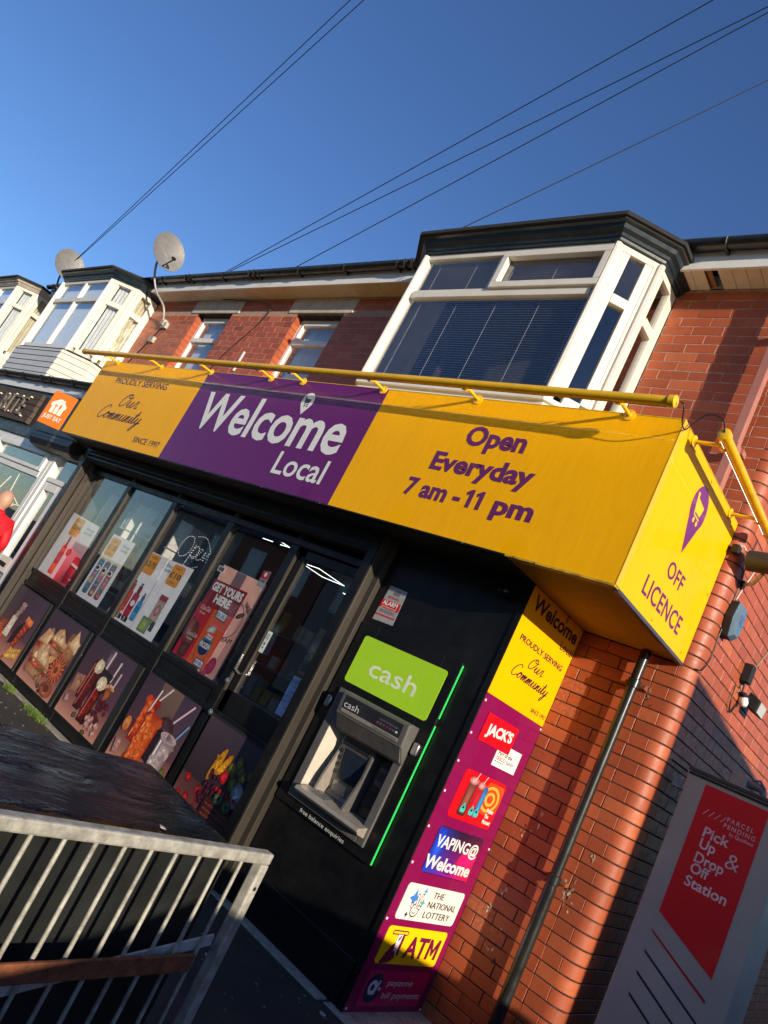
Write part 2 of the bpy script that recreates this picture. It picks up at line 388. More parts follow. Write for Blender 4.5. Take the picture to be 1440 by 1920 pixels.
GL = {'O': ([[(.5, 1.02), (.28, .95), (.08, .6), (.06, .22), (.22, 0), (.45, .12), (.62, .5), (.6, .88), (.45, 1.0), (.36, .82), (.5, .7), (.8, .78)]], .72),
 'C': ([[(.58, .82), (.55, 1.0), (.36, 1.02), (.12, .7), (.03, .28), (.14, 0), (.36, .02), (.58, .22)]], .6),
 'u': ([[(0, .12), (.12, .5), (.09, .12), (.18, .0), (.3, .14), (.4, .5), (.37, .1), (.45, .0), (.55, .12)]], .55),
 'r': ([[(0, .12), (.14, .46), (.13, .56), (.26, .5), (.24, .14), (.32, .0), (.44, .12)]], .44),
 'o': ([[(0, .12), (.1, .3), (.28, .5), (.12, .42), (.08, .12), (.2, 0), (.34, .18), (.32, .44), (.24, .46), (.34, .36), (.5, .42)]], .48),
 'm': ([[(0, .12), (.08, .46), (.04, .0), (.16, .4), (.24, .46), (.22, .0), (.34, .4), (.42, .46), (.40, .1), (.48, .0), (.56, .12)]], .56),
 'n': ([[(0, .12), (.08, .46), (.04, .0), (.16, .4), (.25, .46), (.23, .1), (.3, .0), (.4, .12)]], .4),
 'i': ([[(0, .12), (.1, .46), (.08, .1), (.14, .0), (.24, .12)], [(.15, .66), (.18, .7)]], .24),
 't': ([[(0, .12), (.16, .95), (.1, .12), (.16, .0), (.28, .12)], [(.0, .62), (.28, .66)]], .28),
 'y': ([[(0, .12), (.1, .46), (.08, .14), (.18, .02), (.3, .2), (.38, .48), (.3, -.1), (.16, -.52), (.06, -.4), (.2, -.1), (.5, .14)]], .5)}
def script(face, parent, s, u0, u1, v0, cap, wd, m, shear=.3, h=.002):
    x = 0; st = []
    for ch in s:
        g, adv = GL[ch]
        for k, P in enumerate(g): st.append([(x + a + shear * b, b) for a, b in P])
        x += adv
    xs = [p[0] for P in st for p in P]; a0, a1 = min(xs), max(xs); sx = (u1 - u0) / (a1 - a0)
    V = []; F = []; off = rootloc(parent)
    for q, P in enumerate(st):
        P = [((a - a0) * sx + u0, b * cap + v0) for a, b in catmull(P)]; b0 = len(V)
        for k, p in enumerate(P):
            a = P[max(0, k - 1)]; b = P[min(len(P) - 1, k + 1)]; d = Vector((b[0] - a[0], b[1] - a[1])); d = d.normalized() if d.length > 0 else Vector((1, 0))
            w_ = wd * (.65 + .55 * abs(d.y)) / 2
            V += [face.at(p[0] - d.y * w_, p[1] + d.x * w_, h + q * .0001), face.at(p[0] + d.y * w_, p[1] - d.x * w_, h + q * .0001)]
        for k in range(len(P) - 1): F.append((b0 + 2*k, b0 + 2*k + 1, b0 + 2*k + 3, b0 + 2*k + 2))
    me = bpy.data.meshes.new('script_lettering'); me.from_pydata([v - off for v in V], [], F); me.materials.append(m)
    o = bpy.data.objects.new('script_lettering', me); COL.objects.link(o)
    if parent: o.parent = parent; ROOT[o.name] = off
    return o
# ================================================================== GROUND
g = MB(); g.quad((-700, -700, .085), (700, -700, .085), (700, 700, .085), (-700, 700, .085)); tag(g.build('ground', M_asphalt), kind='structure')
b = MB(); b.box(-30, 30, -9.2, -9.05, 0, .12); tag(b.build('kerb', M_concrete), kind='structure')
b = MB(); b.box(-30, 30, -17, -9.21, .05, .089); tag(b.build('road', mat('road_asphalt', (.05, .05, .052), .85, var=.3, scale=60)), kind='structure')
# ================================================================== THE BRICK HOUSE
PX, PZ = .2320, .0810            # brick pitch
XC, RC, XS = -1.65, .10, -1.55   # corner: front wall ends at XC, radius RC, side wall plane XS
house = thing('brick_house', 'red brick end house with rounded corner and white upstairs bay above the shop', 'house', (-5, 0, 0))
wl = MB()
def wallrect(x0, x1, z0, z1): wl.box(x0, x1, .003, .30, z0, z1)
wallrect(-2.6, XC, 0, 3.57); wallrect(-14.9, XC, 5.30, 5.60)
W1 = (-9.72, -8.85, 3.95, 5.22); W2 = (-7.40, -6.56, 3.95, 5.20)
wallrect(-2.6, XC, 3.57, 5.3); wallrect(-5.3, -2.6, 5.38, 5.44)
wallrect(W2[1], -5.0, 3.5, 5.3); wallrect(W1[1], W2[0], 3.5, 5.3); wallrect(-11.3, W1[0], 3.5, 5.3)
for W_ in (W1, W2): wallrect(W_[0], W_[1], 3.5, W_[2]); wallrect(W_[0], W_[1], W_[3], 5.3)
wl.box(XC - .01, XS - .003, .108, 9.0, 0, 5.6)
wl.box(-12, XS - .3, 8.7, 9.0, 0, 5.6)
prof = [(XC - .012, .0031), (XC, .0031)] + [(XC + (RC - .003) * math.sin(R_(a)), RC - (RC - .003) * math.cos(R_(a))) for a in range(10, 91, 10)] + [(XS - .0031, .14)]
poly = [(x, y, 0) for x, y in prof] + [(XC - .012, .14, 0)]
wl.prism(poly, (0, 0, 5.6))
wallo = wl.build('wall', [M_mortar], house)
# brick shapes ----------------------------------------------------
def brickmesh(L, H, D=.05, j=0, e=.0026, nm='brick', seed=0, m=M_brick):
    rnd = random.Random(seed); q = lambda: rnd.uniform(-j, j)
    P = [(q(), 0, q()), (L + q(), 0, q()), (L + q(), 0, H + q()), (q(), 0, H + q())]
    F0 = [(P[0][0] + e, -.001 + q() * .5, P[0][2] + e), (P[1][0] - e, -.001 + q() * .5, P[1][2] + e), (P[2][0] - e, -.001, P[2][2] - e), (P[3][0] + e, -.001, P[3][2] - e)]
    S = [(p[0], e * .9, p[2]) for p in P]; Bk = [(p[0], D, p[2]) for p in P]
    V = F0 + S + Bk; F = [(0, 1, 2, 3)]
    for k in range(4):
        a, b = k, (k + 1) % 4; F.append((b, a, 4 + a, 4 + b)); F.append((4 + b, 4 + a, 8 + a, 8 + b))
    me = bpy.data.meshes.new(nm); me.from_pydata(V, [], F); me.materials.append(m); me.update()
    bm = bmesh.new(); bm.from_mesh(me); bmesh.ops.recalc_face_normals(bm, faces=bm.faces); bm.to_mesh(me); bm.free(); return me
BRK = {}
def getbrick(L, H, v=0, m=None):
    k = (round(L, 3), round(H, 3), v, m.name if m else '')
    if k not in BRK: BRK[k] = brickmesh(L, H, .05, .0016, seed=hash(k) % 999, m=m or M_brick)
    return BRK[k]
bricks = []        # (world location, z-rotation, mesh, distance)
CAM = Vector((0, -4.5, 1.6))
def inview(p):
    v = RW @ (Vector(p) - CAM)
    if v.z < .2: return False
    return -60 < 720 + 1378.8 * v.x / v.z < 1500 and -60 < 960 + 1378.8 * v.y / v.z < 1980
def lay(L, loc, rot, v=0, m=None, H=PZ - .006):
    bricks.append((Vector(loc), rot, getbrick(L, H, v, m)))
def courses(x0, x1, z0, z1, holes=()):
    k0 = int(math.ceil(z0 / PZ - 1e-6)); z = k0 * PZ
    while z + PZ <= z1 + .012:
        k = int(round(z / PZ)); offx = (k % 2) * PX / 2
        n = int(math.floor((x0 - XC - 2 * PX - offx) / PX)); x = XC - .11 + offx
        x = x - PX * math.ceil((x - x0) / PX)
        while x < x1 - .02:
            a, b_ = max(x, x0), min(x + PX - .005, x1)
            for (h0, h1, hz0, hz1) in holes:
                if z + PZ > hz0 + .03 and z < hz1 - .03:
                    if a >= h0 - .01 and b_ <= h1 + .01: a = b_
                    elif a < h0 < b_: b_ = h0
                    elif a < h1 < b_: a = h1
            if b_ - a > .03:
                sp = random.random() < .08
                lay(round(b_ - a, 2) if b_ - a < PX - .01 else PX - .005, (a, random.uniform(-.0015, .0015), z + .003), 0, random.randint(0, 3), M_spall if sp and z < 2.6 else None)
            x += PX
        z += PZ
courses(-2.31, XC - .12, 0, 2.60)
courses(-2.70, XC - .12, 3.57, 5.46)
courses(-11.09, -5.14, 3.57, 5.22, [(W1[0], W1[1], W1[2], 9), (W2[0], W2[1], W2[2], 9)])
courses(-11.09, -5.14, 5.22, 5.46, [(-9.92, -8.70, 5.2, 9), (-7.60, -6.42, 5.2, 9)])
# bullnose corner bricks
def cornermesh(fl, sl, nm):
    pr = [(XC - fl, 0)] + [(XC + RC * math.sin(R_(a)), RC - RC * math.cos(R_(a))) for a in range(0, 91, 9)] + [(XS, RC + sl)]
    H = PZ - .006; V = []; F = []; n = len(pr)
    for (z, ins) in ((0, .004), (.004, 0), (H - .004, 0), (H, .004)):
        for i, (x, y) in enumerate(pr):
            a = 0 if i == 0 else (90 if i == n - 1 else (i - 1) * 9); nx, ny = math.sin(R_(a)), -math.cos(R_(a))
            V.append((x - nx * ins - XC, y - ny * ins, z))
    for r in range(3):
        for i in range(n - 1): F.append((r*n + i, r*n + i + 1, (r+1)*n + i + 1, (r+1)*n + i))
    b = len(V)
    for z in (0, H):
        V += [(-fl, .06, z), (RC - .06, RC + sl, z)]
    for r in range(3):
        pass
    V += [(0, .06, 0), (0, .06, H)]
    F.append(tuple(range(n)) + (b + 1, b + 4, b)); F.append(tuple(reversed(range(3*n, 4*n))) + (b + 2, b + 5, b + 3))
    F.append((0, n, 2*n, 3*n, b + 2, b)); F.append((n-1, 2*n-1, 3*n-1, 4*n-1, b + 3, b + 1))
    me = bpy.data.meshes.new(nm); me.from_pydata(V, [], F); me.materials.append(M_brick); me.update()
    bm = bmesh.new(); bm.from_mesh(me); bmesh.ops.recalc_face_normals(bm, faces=bm.faces); bm.to_mesh(me); bm.free()
    me.shade_smooth()
    try: me.set_sharp_from_angle(angle=R_(35))
    except Exception: pass
    return me
cmA = cornermesh(.115, .02, 'brick'); cmB = cornermesh(.0, .135, 'brick')
nC = int(5.46 / PZ)
for k in range(nC):
    bricks.append((Vector((XC, 0, k * PZ + .003)), 0, cmA if k % 2 == 0 else cmB))
    if k % 2 == 1: lay(.115 - .005, (XC - .12 + .005, 0, k * PZ + .003), 0, 1)
# side wall bricks (rotated: run along +y, facing +x)
for k in range(nC):
    y = RC + (.025 if k % 2 == 0 else .14); z = k * PZ + .003
    while y < 8.6:
        vis = inview((XS, y, z)) or inview((XS, y + PX, z))
        if vis: lay(PX - .0035, (XS + random.uniform(-.001, .001), y, z), math.pi / 2, random.randint(0, 3))
        y += PX
vis = [b_ for b_ in bricks if inview(b_[0]) or inview(b_[0] + Vector((.2, 0, .05)))]
def hidden(b_):
    p = b_[0]
    if p.x > -2.75 and p.y < .05 and p.z < 3.5 and p.x < -1.7 and p.z > 2.58: return True
    if p.x < -5 and p.z < 4.15: return True
    return False
def score(b_):
    d = (b_[0] - CAM); n = Vector((0, -1, 0)) if b_[1] == 0 else Vector((1, 0, 0))
    return abs(n.dot(d)) / d.length ** 3
vis2 = sorted([b_ for b_ in vis if not hidden(b_)], key=score, reverse=True)
near = vis2[:296]; nearid = set(id(x) for x in near)
hoff = ROOT[house.name]
for (loc, rot, me) in near:
    o = bpy.data.objects.new('brick', me); COL.objects.link(o); o.parent = wallo
    o.location = loc - hoff; o.rotation_euler = (0, 0, rot)
V = []; F = []
for b_ in vis:
    if id(b_) in nearid: continue
    loc, rot, me = b_; c, s_ = math.cos(rot), math.sin(rot); i = len(V)
    for v in me.vertices: V.append((loc.x + v.co.x * c - v.co.y * s_ - hoff.x, loc.y + v.co.x * s_ + v.co.y * c - hoff.y, loc.z + v.co.z - hoff.z))
    for p in me.polygons: F.append(tuple(i + k for k in p.vertices))
me = bpy.data.meshes.new('far_bricks'); me.from_pydata(V, [], F); me.materials.append(M_bricks); me.update()
o = bpy.data.objects.new('far_bricks', me); COL.objects.link(o); o.parent = wallo; o['kind'] = 'stuff'
# pale pointing in the joints upstairs: thin mortar sheet just behind the upper brick faces
for (x0, x1) in ((-2.70, XC - .005), (-6.55, -5.14), (-8.84, -7.41), (-11.09, -9.73)):
    MB().box(x0, x1, .0016, .0029, 3.575, 5.45).build('pointing', M_mortar2, house)
# lintels, sills, window reveals and windows upstairs
for (x0, x1) in ((-9.92, -8.70), (-7.60, -6.42)):
    MB().box(x0, x1, -.012, .10, 5.225, 5.45).build('lintel', M_stone, house, bevel=.008)
def flatwindow(x0, x1, z0, z1, y, split):
    f = MB(); t = .055; d = (y, y + .06)
    f.box(x0, x0 + t, *d, z0, z1); f.box(x1 - t, x1, *d, z0, z1); f.box(x0 + t, x1 - t, *d, z1 - t, z1); f.box(x0 + t, x1 - t, *d, z0, z0 + t)
    f.box(x0 + t, x1 - t, y - .012, y + .06, split - .035, split + .035)
    f.box(x0 + t, x0 + t + .035, y - .01, y + .05, split + .035, z1 - t); f.box(x1 - t - .035, x1 - t, y - .01, y + .05, split + .035, z1 - t)
    f.box(x0 + t, x1 - t, y - .01, y + .05, z1 - t - .035, z1 - t)
    fr = f.build('window_frame', M_white, house, bevel=.006)
    MB().box(x0 + t, x1 - t, y + .02, y + .026, z0 + t, split - .035).build('pane', M_glass, fr)
    MB().box(x0 + t, x1 - t, y + .02, y + .026, split + .035, z1 - t).build('pane', M_glass, fr)
    c = MB(); n = 26
    for k in range(n):
        a = x0 + t + (x1 - x0 - 2 * t) * k / n; b_ = x0 + t + (x1 - x0 - 2 * t) * (k + 1) / n
        ya = y + .12 + (.012 if k % 2 else 0); yb = y + .12 + (0 if k % 2 else .012)
        c.quad((a, ya, z0), (b_, yb, z0), (b_, yb, z1), (a, ya, z1))
    c.build('curtain', M_curtain, fr)
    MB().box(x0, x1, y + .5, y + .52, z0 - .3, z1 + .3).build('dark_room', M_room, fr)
flatwindow(W1[0], W1[1], W1[2], W1[3], .10, 4.83)
flatwindow(W2[0], W2[1], W2[2], W2[3], .10, 4.86)
# reveal bricks at the right side of each opening's left jamb
for (xj, z1) in ((W1[0], 5.22), (W2[0], 5.2)):
    z = 4.05
    while z < z1 - .05:
        mb = MB().box(xj - .05, xj + .004, .004, .10, z, z + PZ - .006); r = mb.build('brick', M_brick, wallo); z += PZ
# eaves: soffit boards, fascia, gutter
def eaves(xa, xb, parent, boards=True):
    MB().box(xa, xb, -.245, -.22, 5.44, 5.60).build('fascia', M_white, parent, bevel=.004)
    x = xa
    while boards and x < xb - .05:
        x2 = min(x + .10, xb)
        if not (-2.50 < x < -2.42): MB().box(x + .002, x2 - .002, -.219, .0, 5.452, 5.460).build('soffit_board', M_soffit, parent)
        x = x2
    if not boards: MB().box(xa, xb, -.219, .0, 5.452, 5.46).build('soffit', M_soffit, parent)
    gt = MB(); n = 10; pts = []
    for k in range(n + 1):
        a = math.pi + math.pi * k / n; pts.append((-.305 + .056 * math.cos(a), 5.625 + .058 * math.sin(a)))
    for k in range(n + 1):
        a = 2 * math.pi - math.pi * k / n; pts.append((-.305 + .050 * math.cos(a), 5.628 + .050 * math.sin(a)))
    gt.prism([(xa, y, z) for y, z in pts], (xb - xa, 0, 0)); gt.build('gutter', M_gutter, parent, smooth=True)
    x = xa + .35
    while x < xb - .1:
        c = MB(); c.tube([(x, -.305 + .062 * math.cos(a), 5.625 + .064 * math.sin(a)) for a in [math.pi + math.pi * k / 8 for k in range(9)]], .008, 6)
        c.box(x - .012, x + .012, -.30, -.245, 5.555, 5.58); c.build('gutter_bracket', M_gutter, parent); x += .83
eaves(-2.66, -1.30, house); eaves(-11.0, -5.22, house)
MB().box(-2.66, -1.3, .0, .06, 5.462, 5.6).build('soffit_batten', M_stone, house)
MB().box(-2.50, -2.42, -.21, .0, 5.475, 5.485).build('bare_batten', mat('bare_wood', (.35, .19, .08), .8, var=.3, scale=30), house)
for x in (-5.5, -8.3, -9.9):
    c = MB()
    for dx in (-.05, .05):
        c.tube([(x + dx, -.305 + .066 * math.cos(a), 5.625 + .068 * math.sin(a)) for a in [math.pi + math.pi * k / 8 for k in range(9)]], .012, 6)
    c.build('gutter_joint', M_gutter, house)
rf = MB()
rf.prism([(XS + .1, -.30, 5.66), (XS + .1, 4.2, 8.0), (XS + .1, 8.9, 5.6), (XS + .1, 0, 5.58)], (-13.3, 0, 0)); rf.build('roof', M_slate, house)
for k in range(1, 3):
    MB().box(-14.9, XS + .12, -.31 + .18 * (k - 1), -.05 + .18 * (k - 1), 5.668 + .10 * (k - 1), 5.682 + .10 * (k - 1)).build('slate_course', M_slate, house)
# ================================================================== BAY WINDOWS
def seg(A, B):
    A, B = Vector((*A, 0)), Vector((*B, 0)); d = (B - A); L = d.length; d.normalize(); n = Vector((d.y, -d.x, 0)); return A, d, n, L
def segbox(m, S, s0, s1, n0, n1, z0, z1, mi=0):
    A, d, n, L = S
    c = lambda s, q, z: A + d * s + n * q + Vector((0, 0, z))
    m.hexa([c(s0, n1, z0), c(s1, n1, z0), c(s1, n0, z0), c(s0, n0, z0), c(s0, n1, z1), c(s1, n1, z1), c(s1, n0, z1), c(s0, n0, z1)], mi)
def offplan(P, d):
    out = []; n = len(P)
    for i, p in enumerate(P):
        ns = []
        for a, b_ in ((i - 1, i), (i, i + 1)):
            if a >= 0 and b_ < n:
                q = Vector(P[b_]) - Vector(P[a]); q.normalize(); ns.append(Vector((q.y, -q.x)))
        m = sum(ns, Vector((0, 0))); m.normalize(); k = 1 / max(.3, m.dot(ns[0]))
        if i in (0, n - 1): out.append((p[0] + (d if i == n - 1 else -d), p[1]))
        else: out.append((p[0] + m.x * d * k, p[1] + m.y * d * k))
    return out
def bay(parent, xr, cx, mid, zs, style):
    """plan from left wall joint round to the right wall joint; xr right joint, cx chamfer width, mid front width"""
    xl = xr - 2 * cx - mid
    P = [(xl, 0), (xl, -.37), (xl + cx, -.64), (xr - cx, -.64), (xr, -.37), (xr, 0)]
    S = [seg(P[i], P[i + 1]) for i in range(5)]
    zb, zsill, ztr, zt = zs
    bayo = MB()
    for i, s in enumerate(S):
        L = s[3]; e = .035 if i == 2 else .055
        bayo_m = 0
        segbox(bayo, s, 0, L, -.07, 0, zt - .055, zt)                  # head
        segbox(bayo, s, 0, e, -.07, 0, zsill, zt - .055); segbox(bayo, s, L - e, L, -.07, 0, zsill, zt - .055)
    base = bayo.build('bay_frame', style['frame'], parent, bevel=.005)
    tr = MB()
    for i in (1, 2, 3, 4):       # corner cover strips
        p = Vector((*P[i], 0)); nn = (S[i - 1][2] + S[i][2]).normalized()
        cover = MB(); cover.tube([p + nn * .004 + Vector((0, 0, zsill)), p + nn * .004 + Vector((0, 0, zt - .02))], .03, 8); cover.build('corner_post', style['frame'], parent, smooth=True)
    for i, s in enumerate(S):
        L = s[3]; e = .12 if i in (1, 3) else (.10 if i in (0, 4) else .06)
        m = MB(); segbox(m, s, e, L - e, -.06, .004, ztr - .04, ztr + .04); segbox(m, s, e, L - e, -.07, .012, zsill, zsill + .09)
        if i == 2:
            for ms, both in style['mull']:
                x0 = mid * ms
                segbox(m, s, x0 - .03, x0 + .03, -.06, .006, ztr + .04, zt - .055)
                if both: segbox(m, s, x0 - .03, x0 + .03, -.06, .006, zsill + .09, ztr - .04)
        else:
            segbox(m, s, .055, e, -.065, -.004, zsill + .09, zt - .055); segbox(m, s, L - e, L - .055, -.065, -.004, zsill + .09, zt - .055)
        m.build('window_bars', style['frame'], base, bevel=.005)
        if i == 2 and style.get('sash'):
            a, b_ = style['sash']; m = MB()
            x0, x1 = mid * a + .01, mid * b_ - .01; z0, z1 = ztr + .03, zt - .045
            for q in ((x0, x1, z1 - .06, z1), (x0, x1, z0, z0 + .06), (x0, x0 + .06, z0 + .06, z1 - .06), (x1 - .06, x1, z0 + .06, z1 - .06)):
                segbox(m, s, q[0], q[1], -.03, .03, q[2], q[3])
            m.build('opening_sash', style['frame'], base, bevel=.006)
        # panes
        spans = [(e, L - e)]
        lo = [(e, L - e)]; hi = [(e, L - e)]
        if i == 2:
            cuts = [mid * ms for ms, both in style['mull']]; ed = [e] + cuts + [L - e]
            hi = [(ed[k], ed[k + 1]) for k in range(len(ed) - 1)]
            if style['mull'][0][1]: lo = hi
        gm = style['glass'][i]
        for (a, b_) in lo:
            m = MB(); segbox(m, s, a + .006, b_ - .006, -.034, -.028, zsill + .095, ztr - .045); m.build('pane', gm, base)
        for (a, b_) in hi:
            m = MB(); segbox(m, s, a + .006, b_ - .006, -.034, -.028, ztr + .045, zt - .06); m.build('pane', gm, base)
        # blinds or curtains behind
        cur = style['inner'][i]
        if cur == 'blind':
            m = MB(); z = zsill + .1
            while z < zt - .06:
                A, d, n, _ = s
                for (a, b_) in ((e, L - e),):
                    p0 = A + d * a + n * -.085 + Vector((0, 0, z)); p1 = A + d * b_ + n * -.085 + Vector((0, 0, z))
                    dn = n * .011 + Vector((0, 0, -.006))
                    m.quad(p0 + dn, p1 + dn, p1 - dn, p0 - dn)
                z += .024
            tag(m.build('blind_slats', M_blind, base), kind='stuff')
            for q in (.08, .3, .52, .74, .94):
                m = MB(); segbox(m, s, L * q, L * q + .0035, -.072, -.069, zsill + .1, zt - .06); m.build('blind_cord', M_cord, base)
        elif cur:
            m = MB(); k = 0; a = e; w0 = .03
            while a < L - e:
                A, d, n, _ = s; b_ = min(a + w0, L - e); qa = .09 + (.02 if k % 2 else 0); qb = .09 + (0 if k % 2 else .02)
                m.quad(A + d * a - n * qa + Vector((0, 0, zsill)), A + d * b_ - n * qb + Vector((0, 0, zsill)), A + d * b_ - n * qb + Vector((0, 0, zt)), A + d * a - n * qa + Vector((0, 0, zt)))
                a = b_; k += 1
            m.build('curtain', cur, base)
    # room darkness behind, floor and ceiling of the bay
    Q = offplan(P, -.30)
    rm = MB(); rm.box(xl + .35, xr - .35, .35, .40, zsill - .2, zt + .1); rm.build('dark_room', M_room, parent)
    rm = MB(); rm.prism([(x, y, zt - .005) for x, y in offplan(P, -.02)], (0, 0, .01)); rm.prism([(x, y, zsill - .02) for x, y in offplan(P, -.02)], (0, 0, .02)); rm.build('bay_slab', style['frame'], parent)
    # sill and apron
    m = MB(); m.prism([(x, y, zsill - .02) for x, y in offplan(P, .03)], (0, 0, .035)); m.build('sill', style['sill'], parent, bevel=.006)
    ap = MB(); ap.prism([(x, y, zb) for x, y in offplan(P, style['apron'])], (0, 0, zsill - .02 - zb)); apo = ap.build('apron', style['apm'], parent)
    if style.get('boards'):
        PA = offplan(P, style['apron']); z = zb + .02
        while z < zsill - .06:
            m = MB()
            for i in range(5):
                s = seg(PA[i], PA[i + 1]); A, d, n, L = s; h = min(.092, zsill - .025 - z)
                c = lambda q, u, zz: A + d * q + n * u + Vector((0, 0, zz))
                m.hexa([c(0, .020, z), c(L, .020, z), c(L, 0, z), c(0, 0, z), c(0, .008, z + h), c(L, .008, z + h), c(L, 0, z + h), c(0, 0, z + h)], 0 if i in (2,) else 1)
            m.build('cladding_board', [M_clad, M_cream], apo); z += .098
    # cornice
    cn = MB()
    for (d0, z0, d1, z1, mi) in style['cornice']:
        A = offplan(P, d0); B = offplan(P, d1)
        for i in range(5): cn.quad((*A[i], z0), (*A[i + 1], z0), (*B[i + 1], z1), (*B[i], z1), mi)
    zt0, d0 = style['cornice'][-1][3], style['cornice'][-1][2]
    cn.prism([(x, y, zt0) for x, y in offplan(P, d0)], (0, 0, .012), 1)
    cn.build('cornice', [style['corm'], M_felt], parent)
    return P
corn0 = lambda z, k=1.0: [(-.01, z, .025*k, z + .005, 0), (.025*k, z + .005, .03*k, z + .05, 0), (.03*k, z + .05, .045*k, z + .055, 0), (.045*k, z + .055, .055*k, z + .10, 0), (.055*k, z + .10, .085*k, z + .14, 0), (.085*k, z + .14, .10*k, z + .21, 0), (.10*k, z + .21, .13*k, z + .22, 0), (.13*k, z + .22, .135*k, z + .25, 1), (.135*k, z + .25, .155*k, z + .255, 1), (.155*k, z + .255, .155*k, z + .30, 1)]
corn = lambda z, k=1.0: [(a, z + (b_ - z) * .46, c, z + (d - z) * .46, e) for a, b_, c, d, e in corn0(z, k)]
G = M_glassd
bay(house, -2.705, .25, 1.94, (3.575, 3.96, 4.93, 5.38), dict(frame=M_cream, sill=M_white, apron=.0, apm=M_white, mull=[(.47, False)], sash=(.47, 1.0),
    glass=[G, G, G, G, G], inner=['blind', 'blind', 'blind', None, None], cornice=corn(5.38), corm=M_cornice))
def neighbour_bay(parent, xr, white, capm):
    return bay(parent, xr, .40, 1.89, (3.44, 4.02, 4.99, 5.38), dict(frame=M_cream, sill=M_blackm if white else M_white, apron=.05, apm=M_cream, boards=True, mull=[(.5, True)],
        glass=[M_glass] * 5, inner=[M_curtain, M_lace, M_curtain, M_curtain, M_lace], cornice=corn(5.38, .9), corm=capm))
# ================================================================== NEIGHBOUR HOUSE (left)
nb = thing('neighbour_building', 'cream bay windowed terrace with a white framed shop below, left of the yellow sign', 'building', (-12.5, 0, 0))
neighbour_bay(nb, -11.09, True, M_cornice)
neighbour_bay(nb, -15.22, False, M_stone)
MB().box(-19, -14.9, .01, .3, 0, 5.6).box(-14.9, -11.1, .02, .3, 0, 5.6).build('wall', M_mortar2, nb)
eaves(-15.2, -13.75, nb, False); 
# flat roof of neighbour front, gutter, fascia, sign
MB().box(-19, -8.5, -.86, .0, 3.28, 3.42).build('flat_roof', M_felt, nb)
MB().box(-19, -8.5, -.90, -.86, 3.17, 3.36).build('fascia', M_white, nb, bevel=.004)
pts = [(-.955 + .056 * math.cos(a), 3.36 + .058 * math.sin(a)) for a in [math.pi + math.pi * k / 10 for k in range(11)]] + [(-.955 + .050 * math.cos(a), 3.362 + .050 * math.sin(a)) for a in [2 * math.pi - math.pi * k / 10 for k in range(11)]]
MB().prism([(-19, y, z) for y, z in pts], (10.5, 0, 0)).build('gutter', M_gutter, nb, smooth=True)
for x in (-12.1, -11.35, -10.65, -10.35, -9.6, -8.95):
    MB().tube([(x, -.955 + .066 * math.cos(a), 3.36 + .066 * math.sin(a)) for a in [math.pi + math.pi * k / 8 for k in range(9)]], .010, 6).build('gutter_bracket', M_gutter, nb)
MB().box(-19, -8.42, -.86, -.5, 2.50, 3.17).build('fascia_panel', mat('black_fascia', (.02, .021, .025), .4, var=.2), nb)
wb = thing('wooden_sign', 'brown plank sign with lettering and small bulbs, left of the orange sign', 'sign', (-11.4, -.9, 2.6))
nplank = 5
for k in range(nplank):
    z0 = 2.66 + k * .092
    MB().box(-12.9, -10.45 + random.uniform(-.012, .012), -.915 + random.uniform(-.004, .004), -.861, z0 + .003, z0 + .089).build('plank', M_wood, wb, bevel=.003)
fb = front(-.918)
M_lett = mat('grey_tin_letter', (.15, .13, .105), .6, .3)
def raised(face, parent, s, u0, u1, v0, cap, m, d=.02, **k):
    o = text(face, parent, s, u0, u1, v0, cap, m, h=.0, name='raised_letters', **k)
    sm = o.modifiers.new('depth', 'SOLIDIFY'); sm.thickness = d; sm.offset = 1; return o
raised(fb, wb, 'BITE', -11.68, -10.78, 2.745, .29, M_lett, .025, sp=1.2)
M_bulb = emis('warm_bulb', (1, .85, .6), .35)
for (x, z) in ((-11.55, 3.02), (-11.42, 2.80), (-11.28, 3.04), (-11.2, 2.76), (-11.0, 3.03), (-10.93, 2.80), (-10.72, 3.04), (-10.70, 2.74), (-11.9, 3.0), (-12.1, 2.8)):
    MB()._lathe(Vector((x, -.918, z)), Vector((0, -1, 0)), [(0, .008), (.01, .011), (.02, .013), (.03, .010), (.034, .001)], 10, 0).build('bulb', M_bulb, wb, smooth=True)
# neighbour ground floor window and door
MB().box(-19, -8.35, -.55, -.5, 0, 2.5).build('shop_back', M_room, nb)
MB().box(-19, -8.35, -.80, -.60, 0, .55).build('stall_riser', M_white, nb)
def rail(x0, x1, z0, z1, y0=-.83, y1=-.72, n='window_frame', p=nb, m=M_white): return MB().box(x0, x1, y0, y1, z0, z1).build(n, m, p, bevel=.008)
rail(-19, -8.42, 2.40, 2.50); rail(-9.32, -9.22, .0, 2.40); rail(-9.17, -9.08, .0, 2.40, -.845, -.72); rail(-8.52, -8.44, 0, 2.40)
rail(-13.5, -9.34, 2.05, 2.13); rail(-13.5, -9.34, .55, .68); rail(-11.35, -11.20, .68, 2.40)
rail(-9.43, -9.34, 2.13, 2.40, -.85, -.73); rail(-11.2, -11.1, 2.13, 2.4, -.85, -.73); rail(-11.1, -9.43, 2.13, 2.18, -.85, -.73); rail(-11.1, -9.43, 2.34, 2.40, -.85, -.73)
rail(-9.07, -8.53, 2.06, 2.12)
dr = rail(-9.06, -8.96, .05, 2.05, -.83, -.74, 'door', nb, M_white)
MB().box(-8.64, -8.54, -.83, -.74, .05, 2.05).build('door_stile', M_white, dr, bevel=.006); MB().box(-8.96, -8.64, -.83, -.74, 1.95, 2.05).build('door_rail', M_white, dr, bevel=.006)
